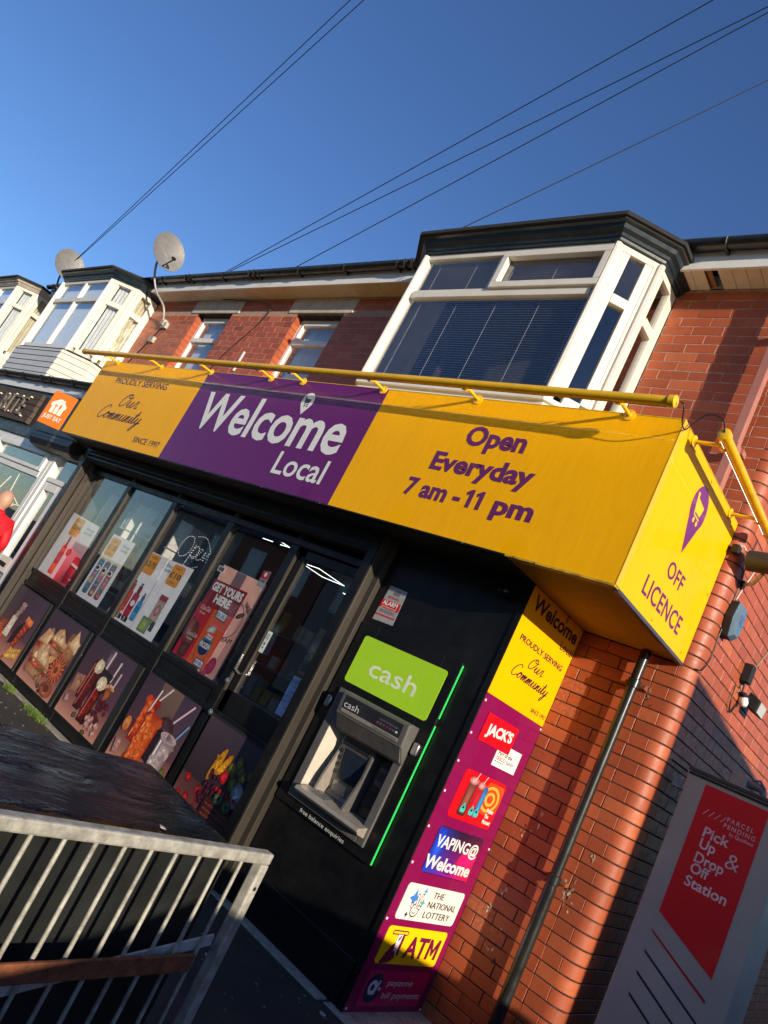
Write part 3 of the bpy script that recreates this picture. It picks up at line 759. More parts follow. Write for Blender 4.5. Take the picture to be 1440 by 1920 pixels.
MB().box(-8.96, -8.64, -.83, -.74, .90, 1.08).build('door_rail', M_white, dr, bevel=.006); MB().box(-8.96, -8.64, -.80, -.76, .05, .90).build('door_panel', mat('blue_grey_panel', (.30, .33, .38), .5), dr)
MB().box(-8.90, -8.72, -.838, -.83, .96, 1.01).build('letterbox', M_blackm, dr); MB().box(-8.96, -8.64, -.79, -.784, 1.08, 1.95).build('pane', M_glass, dr)
for q in ((-11.1, -9.43, 2.18, 2.34), (-11.2, -9.34, .68, 2.05), (-13.4, -11.35, .68, 2.40), (-9.07, -8.53, 2.12, 2.40)):
    MB().box(q[0], q[1], -.785, -.779, q[2], q[3]).build('pane', M_glass, nb)
MB()._lathe(Vector((-9.27, -.83, 1.13)), Vector((0, -1, 0)), [(0, .02), (.02, .02), (.025, .012), (.05, .016), (.055, .001)], 12, 0).build('lock', M_steel, dr, smooth=True)
neon = emis('window_rope_light', (1, .85, .6), .8)
for P_ in ([(-10.9, 1.75), (-10.45, 1.72), (-10.3, 1.95)], [(-10.1, 2.02), (-10.05, 1.78), (-9.62, 1.66)], [(-10.15, 1.32), (-9.85, 1.62), (-9.5, 1.66)], [(-10.6, 1.6), (-10.15, 1.32)]):
    MB().tube([(x, -.74, z) for x, z in P_], .006, 6).build('rope_light', neon, nb)
# awning cassette beside our sign
aw = thing('awning_cassette', 'grey metal awning cassette tucked under the yellow sign left end', 'awning', (-9.2, -.95, 2.5))
MB().prism([(-9.75, -.862, 2.40), (-9.75, -.862, 2.60), (-9.75, -.96, 2.61), (-9.75, -1.02, 2.57), (-9.75, -1.03, 2.49), (-9.75, -.99, 2.42), (-9.75, -.93, 2.40)], (1.22, 0, 0)).build('cassette', mat('grey_cassette', (.12, .115, .105), .5, .4, var=.3, scale=5, stretch=(.2, 3, 3)), aw, bevel=.006)
for dz in (.06, .11, .16): MB().box(-9.74, -8.54, -1.034 + dz * .06, -1.024 + dz * .06, 2.42 + dz, 2.426 + dz).build('rib', M_guide, aw)
MB()._lathe(Vector((-8.53, -.945, 2.505)), Vector((1, 0, 0)), [(0, .075), (.02, .075), (.022, .045), (.03, .04), (.032, .001)], 18, 0).build('end_cap', M_blackm, aw, smooth=True)
# orange takeaway sign
je = thing('orange_sign', 'square orange takeaway sign with white house and fork logo, by the yellow sign left end', 'sign', (-8.6, -1.3, 2.6))
jo = Vector((-8.84, -1.375, 2.59)); ju = Vector((.33, .14, 0)).normalized(); jn = Vector((ju.y, -ju.x, 0)); JW, JH = .345, .42
jf = Face(jo, ju, (0, 0, 1), jn)
q = [jf.at(0, 0, 0), jf.at(JW, 0, 0), jf.at(JW, JH, 0), jf.at(0, JH, 0)]
MB().prism(q, -jn * .018).build('board', mat('orange_board', (.95, .20, .02), .4, var=.03), je, bevel=.002)
wht = (245, 240, 225); org = (255, 120, 30)
prnt(jf, je, 'logo', [([(.05, .235), (.045, .275), (.13, .335), (.165, .345), (.20, .335), (.215, .345), (.225, .335), (.225, .315), (.285, .27), (.275, .235), (.265, .24), (.262, .15), (.075, .15), (.072, .24)], wht),
    (rect(.13, .19, .012, .085), org), (rect(.13, .25, .042, .03), org), (rect(.122, .25, .004, .034), wht), (rect(.138, .25, .004, .034), wht), (rect(.195, .19, .010, .085), org), (ell(.197, .25, .014, .035), org)], .001)
text(jf, je, 'JUST EAT', .03, .315, .075, .05, M_whitev, bold=.03)
# ================================================================== SHOP FRONT (single storey extension)
YF = -.775
shop = thing('corner_shop', 'black painted glazed shop front with food picture panels under the purple and yellow sign', 'shop front', (-5.5, -.5, 0))
MB().box(-8.4, -2.3, -.78, .0, 3.42, 3.50).build('flat_roof', M_felt, shop)
MB().box(-8.42, -8.34, -.86, .0, 0, 3.42).build('end_wall', M_black, shop)
# structure of the atm wall
wp = MB(); wp.box(-3.50, -3.24, YF, -.74, .0, 2.60); wp.box(-2.66, -2.325, YF, -.74, .0, 2.60); wp.box(-3.24, -2.66, YF, -.74, .0, .865); wp.box(-3.24, -2.66, YF, -.74, 1.535, 2.60); wp.build('wall_panel', M_black, shop)
MB().box(-2.325, -2.312, YF - .004, .0, .0, 2.60).build('return_panel', M_black, shop)
MB().box(-2.345, -2.306, YF - .012, YF - .001, .03, 2.60).build('corner_trim', M_black, shop, bevel=.003)
for z in (.33, ): MB().box(-3.50, -2.35, YF - .018, YF - .001, .1, z).build('kick_board', M_black, shop, bevel=.004)
# frame members
mull = [-7.26, -6.31, -5.33, -4.42]
def fr(x0, x1, y0, y1, z0, z1, m=M_black, n='frame_bar', p=shop, bv=.004): return MB().box(x0, x1, y0, y1, z0, z1).build(n, m, p, bevel=bv)
fr(-8.34, -3.50, YF, -.66, .10, .19)
fr(-8.34, -3.50, YF, -.66, .935, .985)
fr(-8.34, -4.45, YF, -.66, 1.085, 1.13)
fr(-8.34, -3.50, YF, -.66, 2.345, 2.40, M_mull)
fr(-8.34, -3.50, YF, -.66, 2.52, 2.60)
for i, x in enumerate(mull):
    fr(x - .045, x + .045, YF - .004, -.66, .10, 2.345, M_black, 'mullion')
    fr(x - .03, x + .03, YF + .0, -.66, 2.40, 2.52, M_mull, 'mullion')
    MB().box(x + .0455, x + .051, YF + .002, -.752, 1.13, 2.30).build('mullion_lit_side', M_guide, shop)  # paler strip puts the sunlit look into the mullion's right side
edges = [-8.34] + mull + [-3.5]
for i in range(5):
    a, b_ = edges[i] + .05, edges[i + 1] - .05
    if i < 4:
        MB().box(a, b_, -.762, -.74, .985, 1.085).build('mid_panel', M_black, shop)
        MB().box(a, b_, -.750, -.744, 1.13, 2.345).build('pane', M_glassw, shop)
    MB().box(a, b_, -.72, -.70, 2.40, 2.52).build('fanlight', glassmat('fanlight_glass', (.05, .06, .08), .9), shop)
# shutter guides with weathered inner faces and shutter housing
for (x0, x1) in ((-8.33, -8.24), (-3.56, -3.47)):
    MB().box(x0, x1, -.90, YF - .005, .08, 2.60).build('shutter_guide', [M_guide], shop, bevel=.004)
    MB().box(x0 - .002, x1 - .012, -.908, -.8995, .08, 2.60).build('guide_front', M_black, shop)
    MB().box(x1 + .001, x1 + .05, -.83, YF - .005, .08, 2.60).build('guide_channel', M_guide, shop, bevel=.003)
MB().box(-8.24, -8.19, YF, -.66, .1, 2.345).build('jamb', M_guide, shop, bevel=.003)
sh = MB(); sh.box(-8.24, -3.56, -.905, YF - .006, 2.44, 2.60).build('shutter_box', M_blackm, shop, bevel=.006)
for z in (2.475, 2.52, 2.56): MB().box(-8.24, -3.56, -.912, -.906, z, z + .012).build('shutter_slat', M_black, shop)
# concrete plinth strip
MB().box(-8.34, -2.42, -.875, YF - .001, 0, .094).build('concrete_strip', M_concrete, shop, bevel=.01)
MB().box(-2.40, -2.20, -.84, .0, 0, .092).build('concrete_strip', M_concrete, shop, bevel=.01)
# DOOR
door = fr(-4.37, -4.30, -.745, -.69, .985, 2.28, M_black, 'door')
fr(-4.30, -3.57, -.745, -.69, 2.262, 2.335, M_mull, 'door_rail', door); fr(-3.62, -3.565, -.745, -.69, .20, 2.262, M_black, 'door_stile', door)
fr(-4.37, -3.57, -.745, -.69, .985, 1.15, M_black, 'door_rail', door); fr(-4.37, -3.62, -.742, -.70, .19, .985, M_black, 'door_panel', door)
MB().box(-4.298, -4.290, -.745, -.70, 1.15, 2.262).build('door_trim', M_guide, door)
MB().box(-4.30, -3.62, -.735, -.729, 1.15, 2.262).build('pane', M_glassw, door)
MB().tube([(-4.335, -.746, 1.28), (-4.335, -.80, 1.30), (-4.335, -.80, 1.42)], .012, 8).build('handle', M_steel, door, smooth=True)
for z in (1.2, .95): MB()._lathe(Vector((-4.345, -.80, z)), Vector((0, -1, 0)), [(0, .022), (.006, .022), (.010, .012), (.02, .012), (.021, .001)], 12, 0).build('lock', M_steel, door, smooth=True)
pb = (180, 170, 165)
def gradbg(w_, h, top, mid_, bot, tl=.42):
    return [('grid', 0, w_, h * tl, h, [mid_, mid_, top[1], top[0]]), ('grid', 0, w_, h * .0, h * tl + .001, [bot[0], bot[1], mid_, mid_])]
def dabs(items, seed, amt=1.0):
    rr = random.Random(seed); out = []
    for it in items:
        out.append(it)
        if it[0] in ('grid', 'ring') or len(it) < 3: continue
        P, c0, c1 = it[0], it[1], it[2]; n = len(P); cx = sum(p[0] for p in P) / n; cy = sum(p[1] for p in P) / n
        A = abs(sum(P[i][0] * P[(i + 1) % n][1] - P[(i + 1) % n][0] * P[i][1] for i in range(n))) / 2
        if A < .0006: continue
        for k in range(int(min(26, 5 + A * 1500) * amt)):
            q = rr.choice(P); t = rr.uniform(0, .80); t = 1 - (1 - t) ** 1.3
            x = cx + (q[0] - cx) * t; y = cy + (q[1] - cy) * t; f = min(1, max(0, 1 - t + rr.uniform(-.45, .45))); sc_ = math.sqrt(A) * rr.uniform(.03, .13); g = rr.uniform(.82, 1.18)
            col = tuple(min(255, max(0, (c0[i] + (c1[i] - c0[i]) * f) * g)) for i in range(3))
            out.append((ell(x, y, sc_ * rr.uniform(1, 2.2), sc_, rr.uniform(0, 180), 7), col))
    return out
def foodpanel(x0, x1, z0, z1, items, label):
    p = MB().box(x0, x1, -.792, -.776, z0, z1).build('picture_panel', M_blackm, shop, bevel=.002); p['label'] = label
    f = Face((x0 + .012, -.792, z0 + .012), (1, 0, 0), (0, 0, 1), (0, -1, 0))
    prnt(f, p, 'picture', dabs(items, int(x0 * -100))); return p
PW, PH = .80, .72
dk = (62, 45, 60); dk2 = (88, 60, 78); tan = (190, 130, 110); tan2 = (150, 95, 85)
def bg(): return [('grid', 0, PW, .26, PH, [(82, 52, 62), (96, 64, 76), (70, 55, 72), (58, 46, 62)]), ('grid', 0, PW, 0, .262, [(205, 145, 125), (200, 140, 120), (120, 74, 72), (112, 70, 70)])]
it1 = bg() + [(rect(.10, .30, .22, .10, 10), (90, 40, 30), (170, 80, 50))]
for k in range(5): it1.append((ell(.06 + .03 * k, .24 - .02 * k, .075, .05, 20), (150, 50, 30), (235, 130, 85)))
it1 += [([(.20, .20), (.34, .20), (.33, .42), (.36, .52), (.38, .57), (.27, .57), (.28, .50), (.22, .40)], (150, 120, 110), (175, 150, 140)), ([(.20, .20), (.34, .20), (.33, .42), (.225, .42)], (215, 200, 180), (245, 235, 215)), (ell(.325, .57, .055, .018), (200, 180, 175), (120, 85, 95))]
for k in range(6): it1.append((rect(.52 + .018 * k, .20 + .045 * k, .16, .05, -8), (110, 35, 22), (215, 90, 50)))
it1.append((rect(.62, .46, .17, .06, -8), (235, 120, 60), (245, 150, 90)))
it1 += [([(.42, .16), (.45, .36), (.56, .44), (.52, .20)], (45, 28, 40)), ([(.48, .02), (.78, .10), (.78, .20), (.54, .14)], (215, 150, 60), (245, 200, 110))]
for k in range(7): it1.append((ell(.55 + .035 * k, .09 + .012 * k, .012, .010), (180, 115, 40)))
it1 += [(ell(.40, .03, .03, .022), (60, 70, 30), (110, 115, 60)), (ell(.50, .03, .02, .02), (150, 60, 60))]
foodpanel(-8.17, -7.325, .185, .925, it1, 'panel of milk jug, sliced sausage and cheese')
def sandwich(cx, cy, s, fl=1):
    d = lambda x, y: (cx + fl * x * s, cy + y * s)
    return [([d(-.5, -.25), d(.45, -.32), d(.55, -.12), d(-.45, -.05)], (150, 100, 70), (200, 150, 110)), ([d(-.48, -.06), d(.55, -.13), d(.52, .02), d(-.44, .06)], (120, 45, 30), (210, 90, 60)), (rect(cx - fl * .1 * s, cy - .02 * s, .3 * s, .09 * s), (190, 60, 45), (235, 140, 110)),
            (rect(cx + fl * .25 * s, cy - .05 * s, .2 * s, .07 * s), (80, 110, 40)), ([d(-.46, .05), d(.55, .0), d(.52, .12), d(-.0, .5), d(-.25, .42)], (185, 135, 95), (240, 205, 160)), ([d(-.46, .05), d(.55, .0), d(.54, .05), d(-.45, .10)], (165, 110, 70))]
it2 = bg() + sandwich(.20, .36, .38) + [([(.50, .32), (.56, .62), (.66, .64), (.78, .50), (.78, .36)], (130, 80, 50), (190, 135, 90)), ([(.60, .52), (.66, .68), (.78, .56), (.78, .48)], (205, 165, 120), (240, 210, 170))] + sandwich(.40, .44, .34) + [(ell(.45, .31, .07, .04, 20), (190, 130, 70), (240, 190, 120))] + sandwich(.28, .20, .42)
it2 += [(ell(.64, .27, .13, .12), (120, 50, 30), (150, 70, 45))]
for k in range(16):
    a = k * 22.5; it2.append((rect(.64 + .11 * math.cos(R_(a)), .27 + .10 * math.sin(R_(a)), .05, .018, a), (205, 110, 70)))
it2 += [(ell(.64, .27, .08, .075), (190, 90, 55), (235, 140, 100)), (ell(.64, .27, .035, .035), (130, 55, 35)), (ell(.66, .08, .12, .07), (130, 60, 40), (215, 130, 85)), (ell(.66, .09, .06, .035), (110, 50, 35)), (ell(.50, .06, .03, .022), (70, 60, 40), (110, 100, 70)), (ell(.56, .03, .025, .02), (60, 50, 35))]
foodpanel(-7.235, -6.365, .185, .925, it2, 'panel of toasted sandwiches and a pastry swirl')
def glass_(x, y, w_, h, lean, foam, body, body2, straw=None):
    L = []
    if straw: L.append((rect(x + lean * h + straw * .5, y + h + .02, .022, .20, -4), (190, 170, 175), (225, 205, 205)))
    L += [([(x - w_/2, y), (x + w_/2, y), (x + w_/2 + lean * h + .015, y + h), (x - w_/2 + lean * h - .005, y + h)], body, body2), ([(x - w_/2 + .012, y + .03), (x - w_/2 + .028, y + .03), (x - w_/2 + .028 + lean * h, y + h * .9), (x - w_/2 + .012 + lean * h, y + h * .9)], tuple(min(255, c + 60) for c in body2))]
    if foam: L.append((ell(x + lean * h + .005, y + h, w_ * .62, .062), (205, 185, 150), (245, 232, 205)))
    return L
it3 = bg() + [(rect(.12, .30, .16, .16, 10), (150, 100, 80), (185, 140, 110))]
it3 += [(rect(.40, .60, .10, .20, -3), (95, 75, 88), (120, 100, 110)), (rect(.42, .60, .026, .20, -4), (215, 195, 195)), (rect(.58, .56, .026, .19, -6), (215, 195, 195)), (rect(.66, .50, .024, .16, -6), (205, 180, 180)), ([(.33, .32), (.52, .32), (.58, .52), (.36, .54)], (35, 22, 30), (50, 32, 40))]
it3 += glass_(.235, .20, .10, .36, .05, False, (70, 18, 18), (130, 40, 28)) + glass_(.29, .12, .11, .40, .04, True, (60, 10, 12), (120, 28, 22)) + [(ell(.62, .42, .075, .04), (225, 185, 140), (160, 95, 60)), ([(.56, .42), (.60, .30), (.64, .30), (.69, .42)], (120, 60, 35), (200, 120, 70))]
for k in range(34):
    it3.append((ell(.50 + random.uniform(0, .24), .14 + random.uniform(0, .18), .020, .020, 0, 9), (55, 12, 30), (130, 40, 60)))
it3 += glass_(.46, .06, .12, .36, .05, True, (55, 8, 10), (150, 34, 24))
for k in range(12): it3.append((rect(.52 + random.uniform(0, .22), .05 + random.uniform(0, .10), .05, .04, random.uniform(0, 90)), (165, 115, 105), (225, 190, 180)))
it3 += [(ell(.35, .08, .03, .025), (70, 65, 35), (120, 110, 60)), (ell(.60, .02, .03, .022), (70, 60, 35), (120, 105, 60)), (rect(.10, .15, .07, .07, 20), (150, 110, 100), (195, 160, 150))]
foodpanel(-6.285, -5.375, .195, .935, it3, 'panel of dark root beer glasses with foam and grapes')
it4 = bg() + [('grid', .25, .55, .35, PH, [(96, 70, 66), (96, 70, 66), (120, 96, 84), (110, 86, 78)])]
it4 += [(rect(.33, .62, .018, .22, -35), (225, 200, 200)), (rect(.66, .60, .018, .24, -38), (225, 190, 200))]
it4 += glass_(.22, .20, .16, .38, .05, False, (150, 30, 12), (235, 90, 30))
for k in range(10): it4.append((rect(.15 + random.uniform(0, .18), .25 + random.uniform(0, .3), .07, .05, random.uniform(0, 90)), (200, 60, 20), (250, 130, 60)))
it4 += [(ell(.52, .42, .12, .10), (50, 28, 36), (90, 56, 66)), ([(.40, .18), (.58, .14), (.64, .42), (.42, .42)], (32, 20, 28), (45, 28, 38)), (rect(.26, .56, .018, .20, -10), (235, 215, 210))]
it4 += glass_(.34, .06, .20, .42, .03, False, (170, 44, 12), (245, 120, 40))
for k in range(18): it4.append((rect(.27 + random.uniform(0, .17), .12 + random.uniform(0, .32), .08, .05, random.uniform(0, 90)), (205, 70, 20), (255, 150, 70)))
it4 += [(rect(.80, .52, .018, .26, -40), (90, 140, 190))] if False else []
it4 += [(rect(.735, .46, .018, .22, -28), (120, 160, 200))] + glass_(.62, .02, .18, .38, .05, False, (120, 100, 100), (215, 195, 190)) + [(ell(.635, .40, .11, .035), (190, 170, 170), (120, 95, 100))]
for k in range(12): it4.append((rect(.57 + random.uniform(0, .13), .10 + random.uniform(0, .25), .07, .05, random.uniform(0, 90)), (160, 140, 140), (235, 225, 220)))
it4 += [(ell(.76, .14, .035, .08), (90, 90, 30), (140, 140, 60)), ([(.30, .02), (.34, .10), (.50, .04), (.48, .0), (.30, .0)], (215, 90, 20), (255, 160, 50)), (rect(.10, .12, .08, .12, 15), (150, 100, 90), (215, 170, 160)), (ell(.08, .30, .05, .06), (200, 100, 40), (240, 170, 90))]
foodpanel(-5.275, -4.505, .205, .94, it4, 'panel of iced orange and lemon drinks with straws')
it5 = [('grid', 0, .72, .30, PH, [(50, 34, 40), (44, 36, 50), (50, 46, 60), (74, 58, 68)]), ('grid', 0, .72, 0, .302, [(150, 84, 72), (96, 44, 40), (60, 34, 40), (84, 50, 50)])]
for k in range(16): it5.append((ell(.04 + random.uniform(0, .26), .06 + random.uniform(0, .34), .03, .035, 0, 12), (90, 8, 10), (225, 40, 32)))
for k in range(9): it5.append((ell(.40 + random.uniform(0, .28), .40 + random.uniform(0, .18), .04, .05, random.uniform(0, 90), 12), (60, 58, 22), (150, 140, 60)))
it5 += [(ell(.30, .47, .035, .13, -14), (160, 95, 10), (255, 190, 40)), (ell(.37, .48, .03, .11, -22), (160, 95, 10), (250, 180, 40)), (ell(.43, .43, .05, .045), (130, 8, 16), (240, 40, 50))]
for k in range(30): it5.append((ell(.27 + random.uniform(0, .13), .20 + random.uniform(0, .22), .018, .018, 0, 9), (36, 10, 26), (100, 36, 60)))
it5 += [([(.36, .06), (.66, .06), (.70, .26), (.34, .28)], (40, 16, 16), (96, 40, 34))]
for k in range(8):
    for j_ in range(5): it5.append((rect(.39 + .038 * k, .09 + .035 * j_ , .03, .010, 8 if (k + j_) % 2 else -8), (130, 62, 48)))
it5 += [(ell(.62, .38, .06, .08, 10), (130, 130, 140), (210, 215, 220))]
for (x, y) in ((.48, .30), (.58, .29)): it5 += [(ell(x, y, .05, .045), (30, 44, 26), (120, 140, 100)), (ell(x, y, .016, .014), (20, 26, 18))]
for k in range(7): it5.append((ell(.42 + .04 * k, .345, .018, .018, 0, 9), (110, 10, 14), (200, 40, 40)))
it5 += [(ell(.30, .05, .05, .045), (110, 8, 14), (220, 40, 44)), (rect(.42, .03, .18, .05, -10), (120, 50, 20), (190, 90, 40))]
foodpanel(-4.335, -3.60, .205, .955, it5, 'panel of fruit basket with bananas, tomatoes and cherries, on the door')
# ---- interior of the shop
intr = thing('shop_interior', 'dim shop interior with lit ceiling seen through the windows', 'room', (-5.5, 2, 0))
r = MB(); r.box(-8.34, -8.30, -.6, 6, 0, 2.85); r.box(-2.45, -2.40, .31, 6, 0, 2.85); r.box(-8.3, -2.45, 5.9, 6, 0, 2.85); r.build('inner_walls', M_shop, intr)
MB().box(-8.3, -2.45, -.6, 5.9, 2.80, 2.85).build('ceiling', mat('shop_ceiling', (.05, .052, .055), .8), intr)
MB().box(-8.3, -2.45, -.66, 5.9, .0, .02).build('floor', mat('shop_floor', (.12, .11, .10), .4), intr)
MB().box(-3.50, -2.45, -.50, -.45, 0, 2.8).build('inner_partition', M_shop, intr)
led = emis('led_tube', (.92, 1.0, 1.0), 2.2)
LED = [[(-7.22, 1.79), (-6.83, 1.76)], [(-6.83, 1.76), (-6.87, 2.34)], [(-7.25, 1.80), (-7.27, 2.29)], [(-7.27, 2.29), (-6.87, 2.34)], [(-7.48, 2.99), (-7.30, 3.03)], [(-7.48, 2.99), (-7.53, 3.28)], [(-7.287, 1.108), (-7.08, 1.105)], [(-6.726, .944), (-6.726, 1.09)], [(-6.94, 1.117), (-6.73, 1.09)]]
for i, (a, b_) in enumerate(LED):
    o = MB().tube([(*a, 2.66), (*b_, 2.66)], .004, 8).build('ceiling_light_tube', led, intr)
# shelf units with bottles behind the left windows
def bottle(kind):
    c, capc, lab = kind
    t = thing('bottle', 'bottle', 'bottle', (0, 0, 0))
    MB()._lathe(Vector((0, 0, 0)), Vector((0, 0, 1)), [(0, .001), (0, .036), (.01, .038), (.17, .038), (.20, .030), (.225, .014), (.29, .013)], 12, 0).build('glass_body', c, t, smooth=True)
    MB()._lathe(Vector((0, 0, .285)), Vector((0, 0, 1)), [(0, .015), (.03, .015), (.031, .001)], 10, 0).build('cap', capc, t)
    MB()._lathe(Vector((0, 0, .05)), Vector((0, 0, 1)), [(0, .0388), (.09, .0388)], 12, 0).build('bottle_label', lab, t)
    return t
clr = mat('clear_bottle', (.55, .6, .6), .08, var=.1, coat=.5, bmp=0); brn = mat('brown_bottle', (.10, .035, .012), .1, bmp=0); grn = mat('green_bottle', (.03, .09, .04), .1, bmp=0); redb = mat('red_bottle', (.4, .02, .03), .15, bmp=0)
labw = mat('bottle_paper_label', (.65, .62, .55), .7); laby = mat('bottle_yellow_label', (.7, .45, .03), .6)
kinds = [(clr, M_steel, labw), (brn, M_blackm, laby), (grn, redb, labw), (redb, M_blackm, labw)]
names = ['clear spirit', 'brown spirit', 'green wine', 'red liqueur']
protos = [bottle(k) for k in kinds]; used = [False] * 4
def copytree(o, par=None):
    c = o.copy(); COL.objects.link(c); c.parent = par
    for ch in list(o.children): copytree(ch, c)
    return c
def putbottle(k, x, y, z, where, grp):
    o = protos[k] if not used[k] else copytree(protos[k]); used[k] = True
    o.location = (x, y, z); o['label'] = '%s bottle %s' % (names[k], where); o['group'] = grp
for (nm_, x0, x1, zs, lab) in (('display_shelf', -8.05, -7.35, (1.30, 1.62, 1.94), 'white display shelf of spirits behind the first window'), ('display_shelf', -7.15, -6.45, (1.30, 1.62, 1.94), 'shelving of spirits and wine behind the second window')):
    sh = thing(nm_, lab, 'shelf', (x0, -.4, 1.2))
    MB().box(x0, x1, -.20, -.18, 1.2, 2.25).build('back_panel', mat('pale_shelf_back', (.55, .57, .58), .5), sh)
    for z in zs: MB().box(x0, x1, -.52, -.20, z - .012, z).build('shelf_board', M_whitev, sh)
    for x in (x0, x1 - .02): MB().box(x, x + .02, -.52, -.20, .02, 2.25).build('side_panel', M_whitev, sh)
    first = x0 < -7.5
    for q, z in enumerate(zs):
        for j_ in range(6):
            k = 0 if first and q == 2 else (0 if (not first and q == 2 and j_ % 2 == 0) else random.randint(0, 3))
            putbottle(k, x0 + .08 + j_ * .108, -.45 + random.uniform(-.02, .02), z, '%s on the %s shelf behind the %s window' % (('leftmost', 'second from left', 'third from left', 'third from right', 'second from right', 'rightmost')[j_], ('bottom', 'middle', 'top')[q], 'first' if first else 'second'), 'bottles on the %s shelf behind the %s window' % (('bottom', 'middle', 'top')[q], 'first' if first else 'second'))
for (x, y, z0, z1, nm_) in ((-5.8, 1.2, 0, 1.9, 'middle'), (-4.0, 2.4, 0, 2.0, 'far')):
    t = thing('grocery_shelf', 'dark stocked grocery shelf in the %s of the shop' % nm_, 'shelf', (x, y, 0))
    MB().box(x - .7, x + .7, y, y + .04, z0, z1).build('back_panel', M_atmd, t)
    for q in range(5):
        z = .25 + q * .36; MB().box(x - .7, x + .7, y - .4, y, z, z + .02).build('shelf_board', M_atm, t)
        for j_ in range(9):
            h = random.uniform(.12, .26); MB().box(x - .66 + j_ * .148, x - .55 + j_ * .148, y - .33, y - .15, z + .021, z + .02 + h).build('packet', random.choice([labw, laby, redb, grn, M_atm]), t)
# ---- posters inside windows
YP = -.7405
def poster(name, label, pts, y, cat='poster', m=M_inkm):
    t = thing(name, label, cat, (sum(p[0] for p in pts) / 4, y, min(p[1] for p in pts)))
    return t
def sheet(t, face, P, m=M_whitev, d=.0012):
    q = [face.at(*p, 0) for p in P]; return MB().prism(q, -face.n * d).build('sheet', m, t)
M_paper = mat('poster_paper', (.86, .87, .88), .75, var=.08, scale=7, bmp=.4, bscale=9)
M_oran = mat('orange_price_ink', (.80, .36, .01), .6); M_blue = mat('blue_ink', (.08, .13, .30), .6)
fp = front(YP - .0)
def price(t, u0, u1, v0, v1, s, top='ONLY', bot=''):
    prnt(fp, t, 'price_flash', [(rect((u0 + u1) / 2, (v0 + v1) / 2, u1 - u0, v1 - v0, 0, .03), (228, 150, 12), (238, 165, 20))], .001, M_inkm)
    w_ = u1 - u0; h = v1 - v0
    text(fp, t, s, u0 + w_ * .06, u1 - w_ * .06, v0 + h * .36, h * .26, M_black2, .0024, bold=.015)
    text(fp, t, top, u0 + w_ * .25, u1 - w_ * .25, v0 + h * .78, h * .10, M_black2, .0024)
    if bot: text(fp, t, bot, u0 + w_ * .3, u1 - w_ * .3, v0 + h * .12, h * .10, M_black2, .0024)
def fresh(t, u0, u1, v):
    text(fp, t, 'Shop', u0, u1, v + .045, .032, M_blue, .0024, shear=.2); text(fp, t, 'Locally', u0, u1, v, .032, M_blue, .0024, shear=.2)
def cyl2(cx, cy, w_, h, rot, c1, c2, top=None):
    L = [(rect(cx, cy, w_, h, rot, w_ * .3), c1, c2)]
    return L
t = poster('price_poster', 'price poster of an orange bottle, taped in the first window from the left', [(-8.12, 1.14), (-7.38, 1.14)], YP)
sheet(t, fp, [(-8.15, 1.13), (-7.40, 1.125), (-7.43, 1.83), (-8.13, 1.86)], M_paper); price(t, -7.99, -7.76, 1.62, 1.83, '£22.49'); fresh(t, -7.66, -7.48, 1.70)
prnt(fp, t, 'picture', [('grid', -7.72, -7.41, 1.13, 1.60, [(200, 60, 80), (210, 70, 90), (235, 200, 205), (240, 205, 210)]), (rect(-7.48, 1.30, .14, .30, 0, .02), (140, 10, 30), (200, 40, 60)), (rect(-7.87, 1.24, .12, .16, 0, .02), (210, 60, 20), (255, 140, 40)), (rect(-7.87, 1.36, .12, .16, 0, .03), (100, 10, 50), (190, 40, 90)), (rect(-7.87, 1.46, .11, .08, 0, .03), (220, 70, 20), (255, 130, 60)), (rect(-7.87, 1.54, .04, .14, 0, .01), (80, 10, 40), (150, 30, 60)), (ell(-7.73, 1.45, .055, .045), (120, 20, 20), (230, 90, 40))], .0008, M_inkm)
t = poster('price_poster', 'price poster of three patterned drink cans, taped in the second window', [(-7.1, 1.13), (-6.62, 1.13)], YP)
sheet(t, fp, [(-7.12, 1.12), (-6.63, 1.12), (-6.62, 1.83), (-7.09, 1.83)], M_paper); price(t, -7.07, -6.87, 1.60, 1.80, '£1.50', 'ONLY', 'EACH'); fresh(t, -6.80, -6.66, 1.70)
itc = []
for q, c in enumerate(((70, 130, 160), (150, 90, 110), (190, 60, 60))):
    cx = -7.01 + q * .135; itc.append((rect(cx, 1.37, .105, .38, 0, .03), tuple(int(v * .7) for v in c), (200, 200, 200)))
    for k in range(6): itc.append((ell(cx + random.uniform(-.02, .02), 1.22 + k * .052, .035, .02, random.uniform(-30, 30), 10), random.choice([c, (235, 190, 90), (220, 120, 130), (60, 130, 170)])))
    itc += [(ell(cx, 1.46, .045, .03), (245, 245, 245)), (ell(cx - .01, 1.46, .032, .02), (20, 20, 25)), (rect(cx, 1.555, .07, .02, 0, .008), (205, 180, 50)), (rect(cx, 1.52, .09, .035, 0, .01), (60, 140, 170), (120, 180, 200))]
prnt(fp, t, 'picture', itc, .0008, M_inkm)
t = poster('price_poster', 'price poster of red and blue soft drink bottles, left half of the third window', [(-6.33, 1.13), (-5.93, 1.13)], YP)
sheet(t, fp, [(-6.35, 1.13), (-5.955, 1.13), (-5.96, 1.83), (-6.33, 1.83)], M_paper); price(t, -6.28, -6.08, 1.62, 1.82, '£2.75', 'ANY 2 FOR')
def popb(cx, z, w_, h, c1, c2):
    return [(rect(cx, z + h * .36, w_, h * .72, 0, .025), c1, c2), (rect(cx, z + h * .82, w_ * .6, h * .22, 0, .02), tuple(int(v * .55) for v in c1), c1), (rect(cx, z + h * .97, w_ * .35, h * .06), (40, 60, 120)), (rect(cx, z + h * .42, w_ * .98, h * .26), c1, c1)]
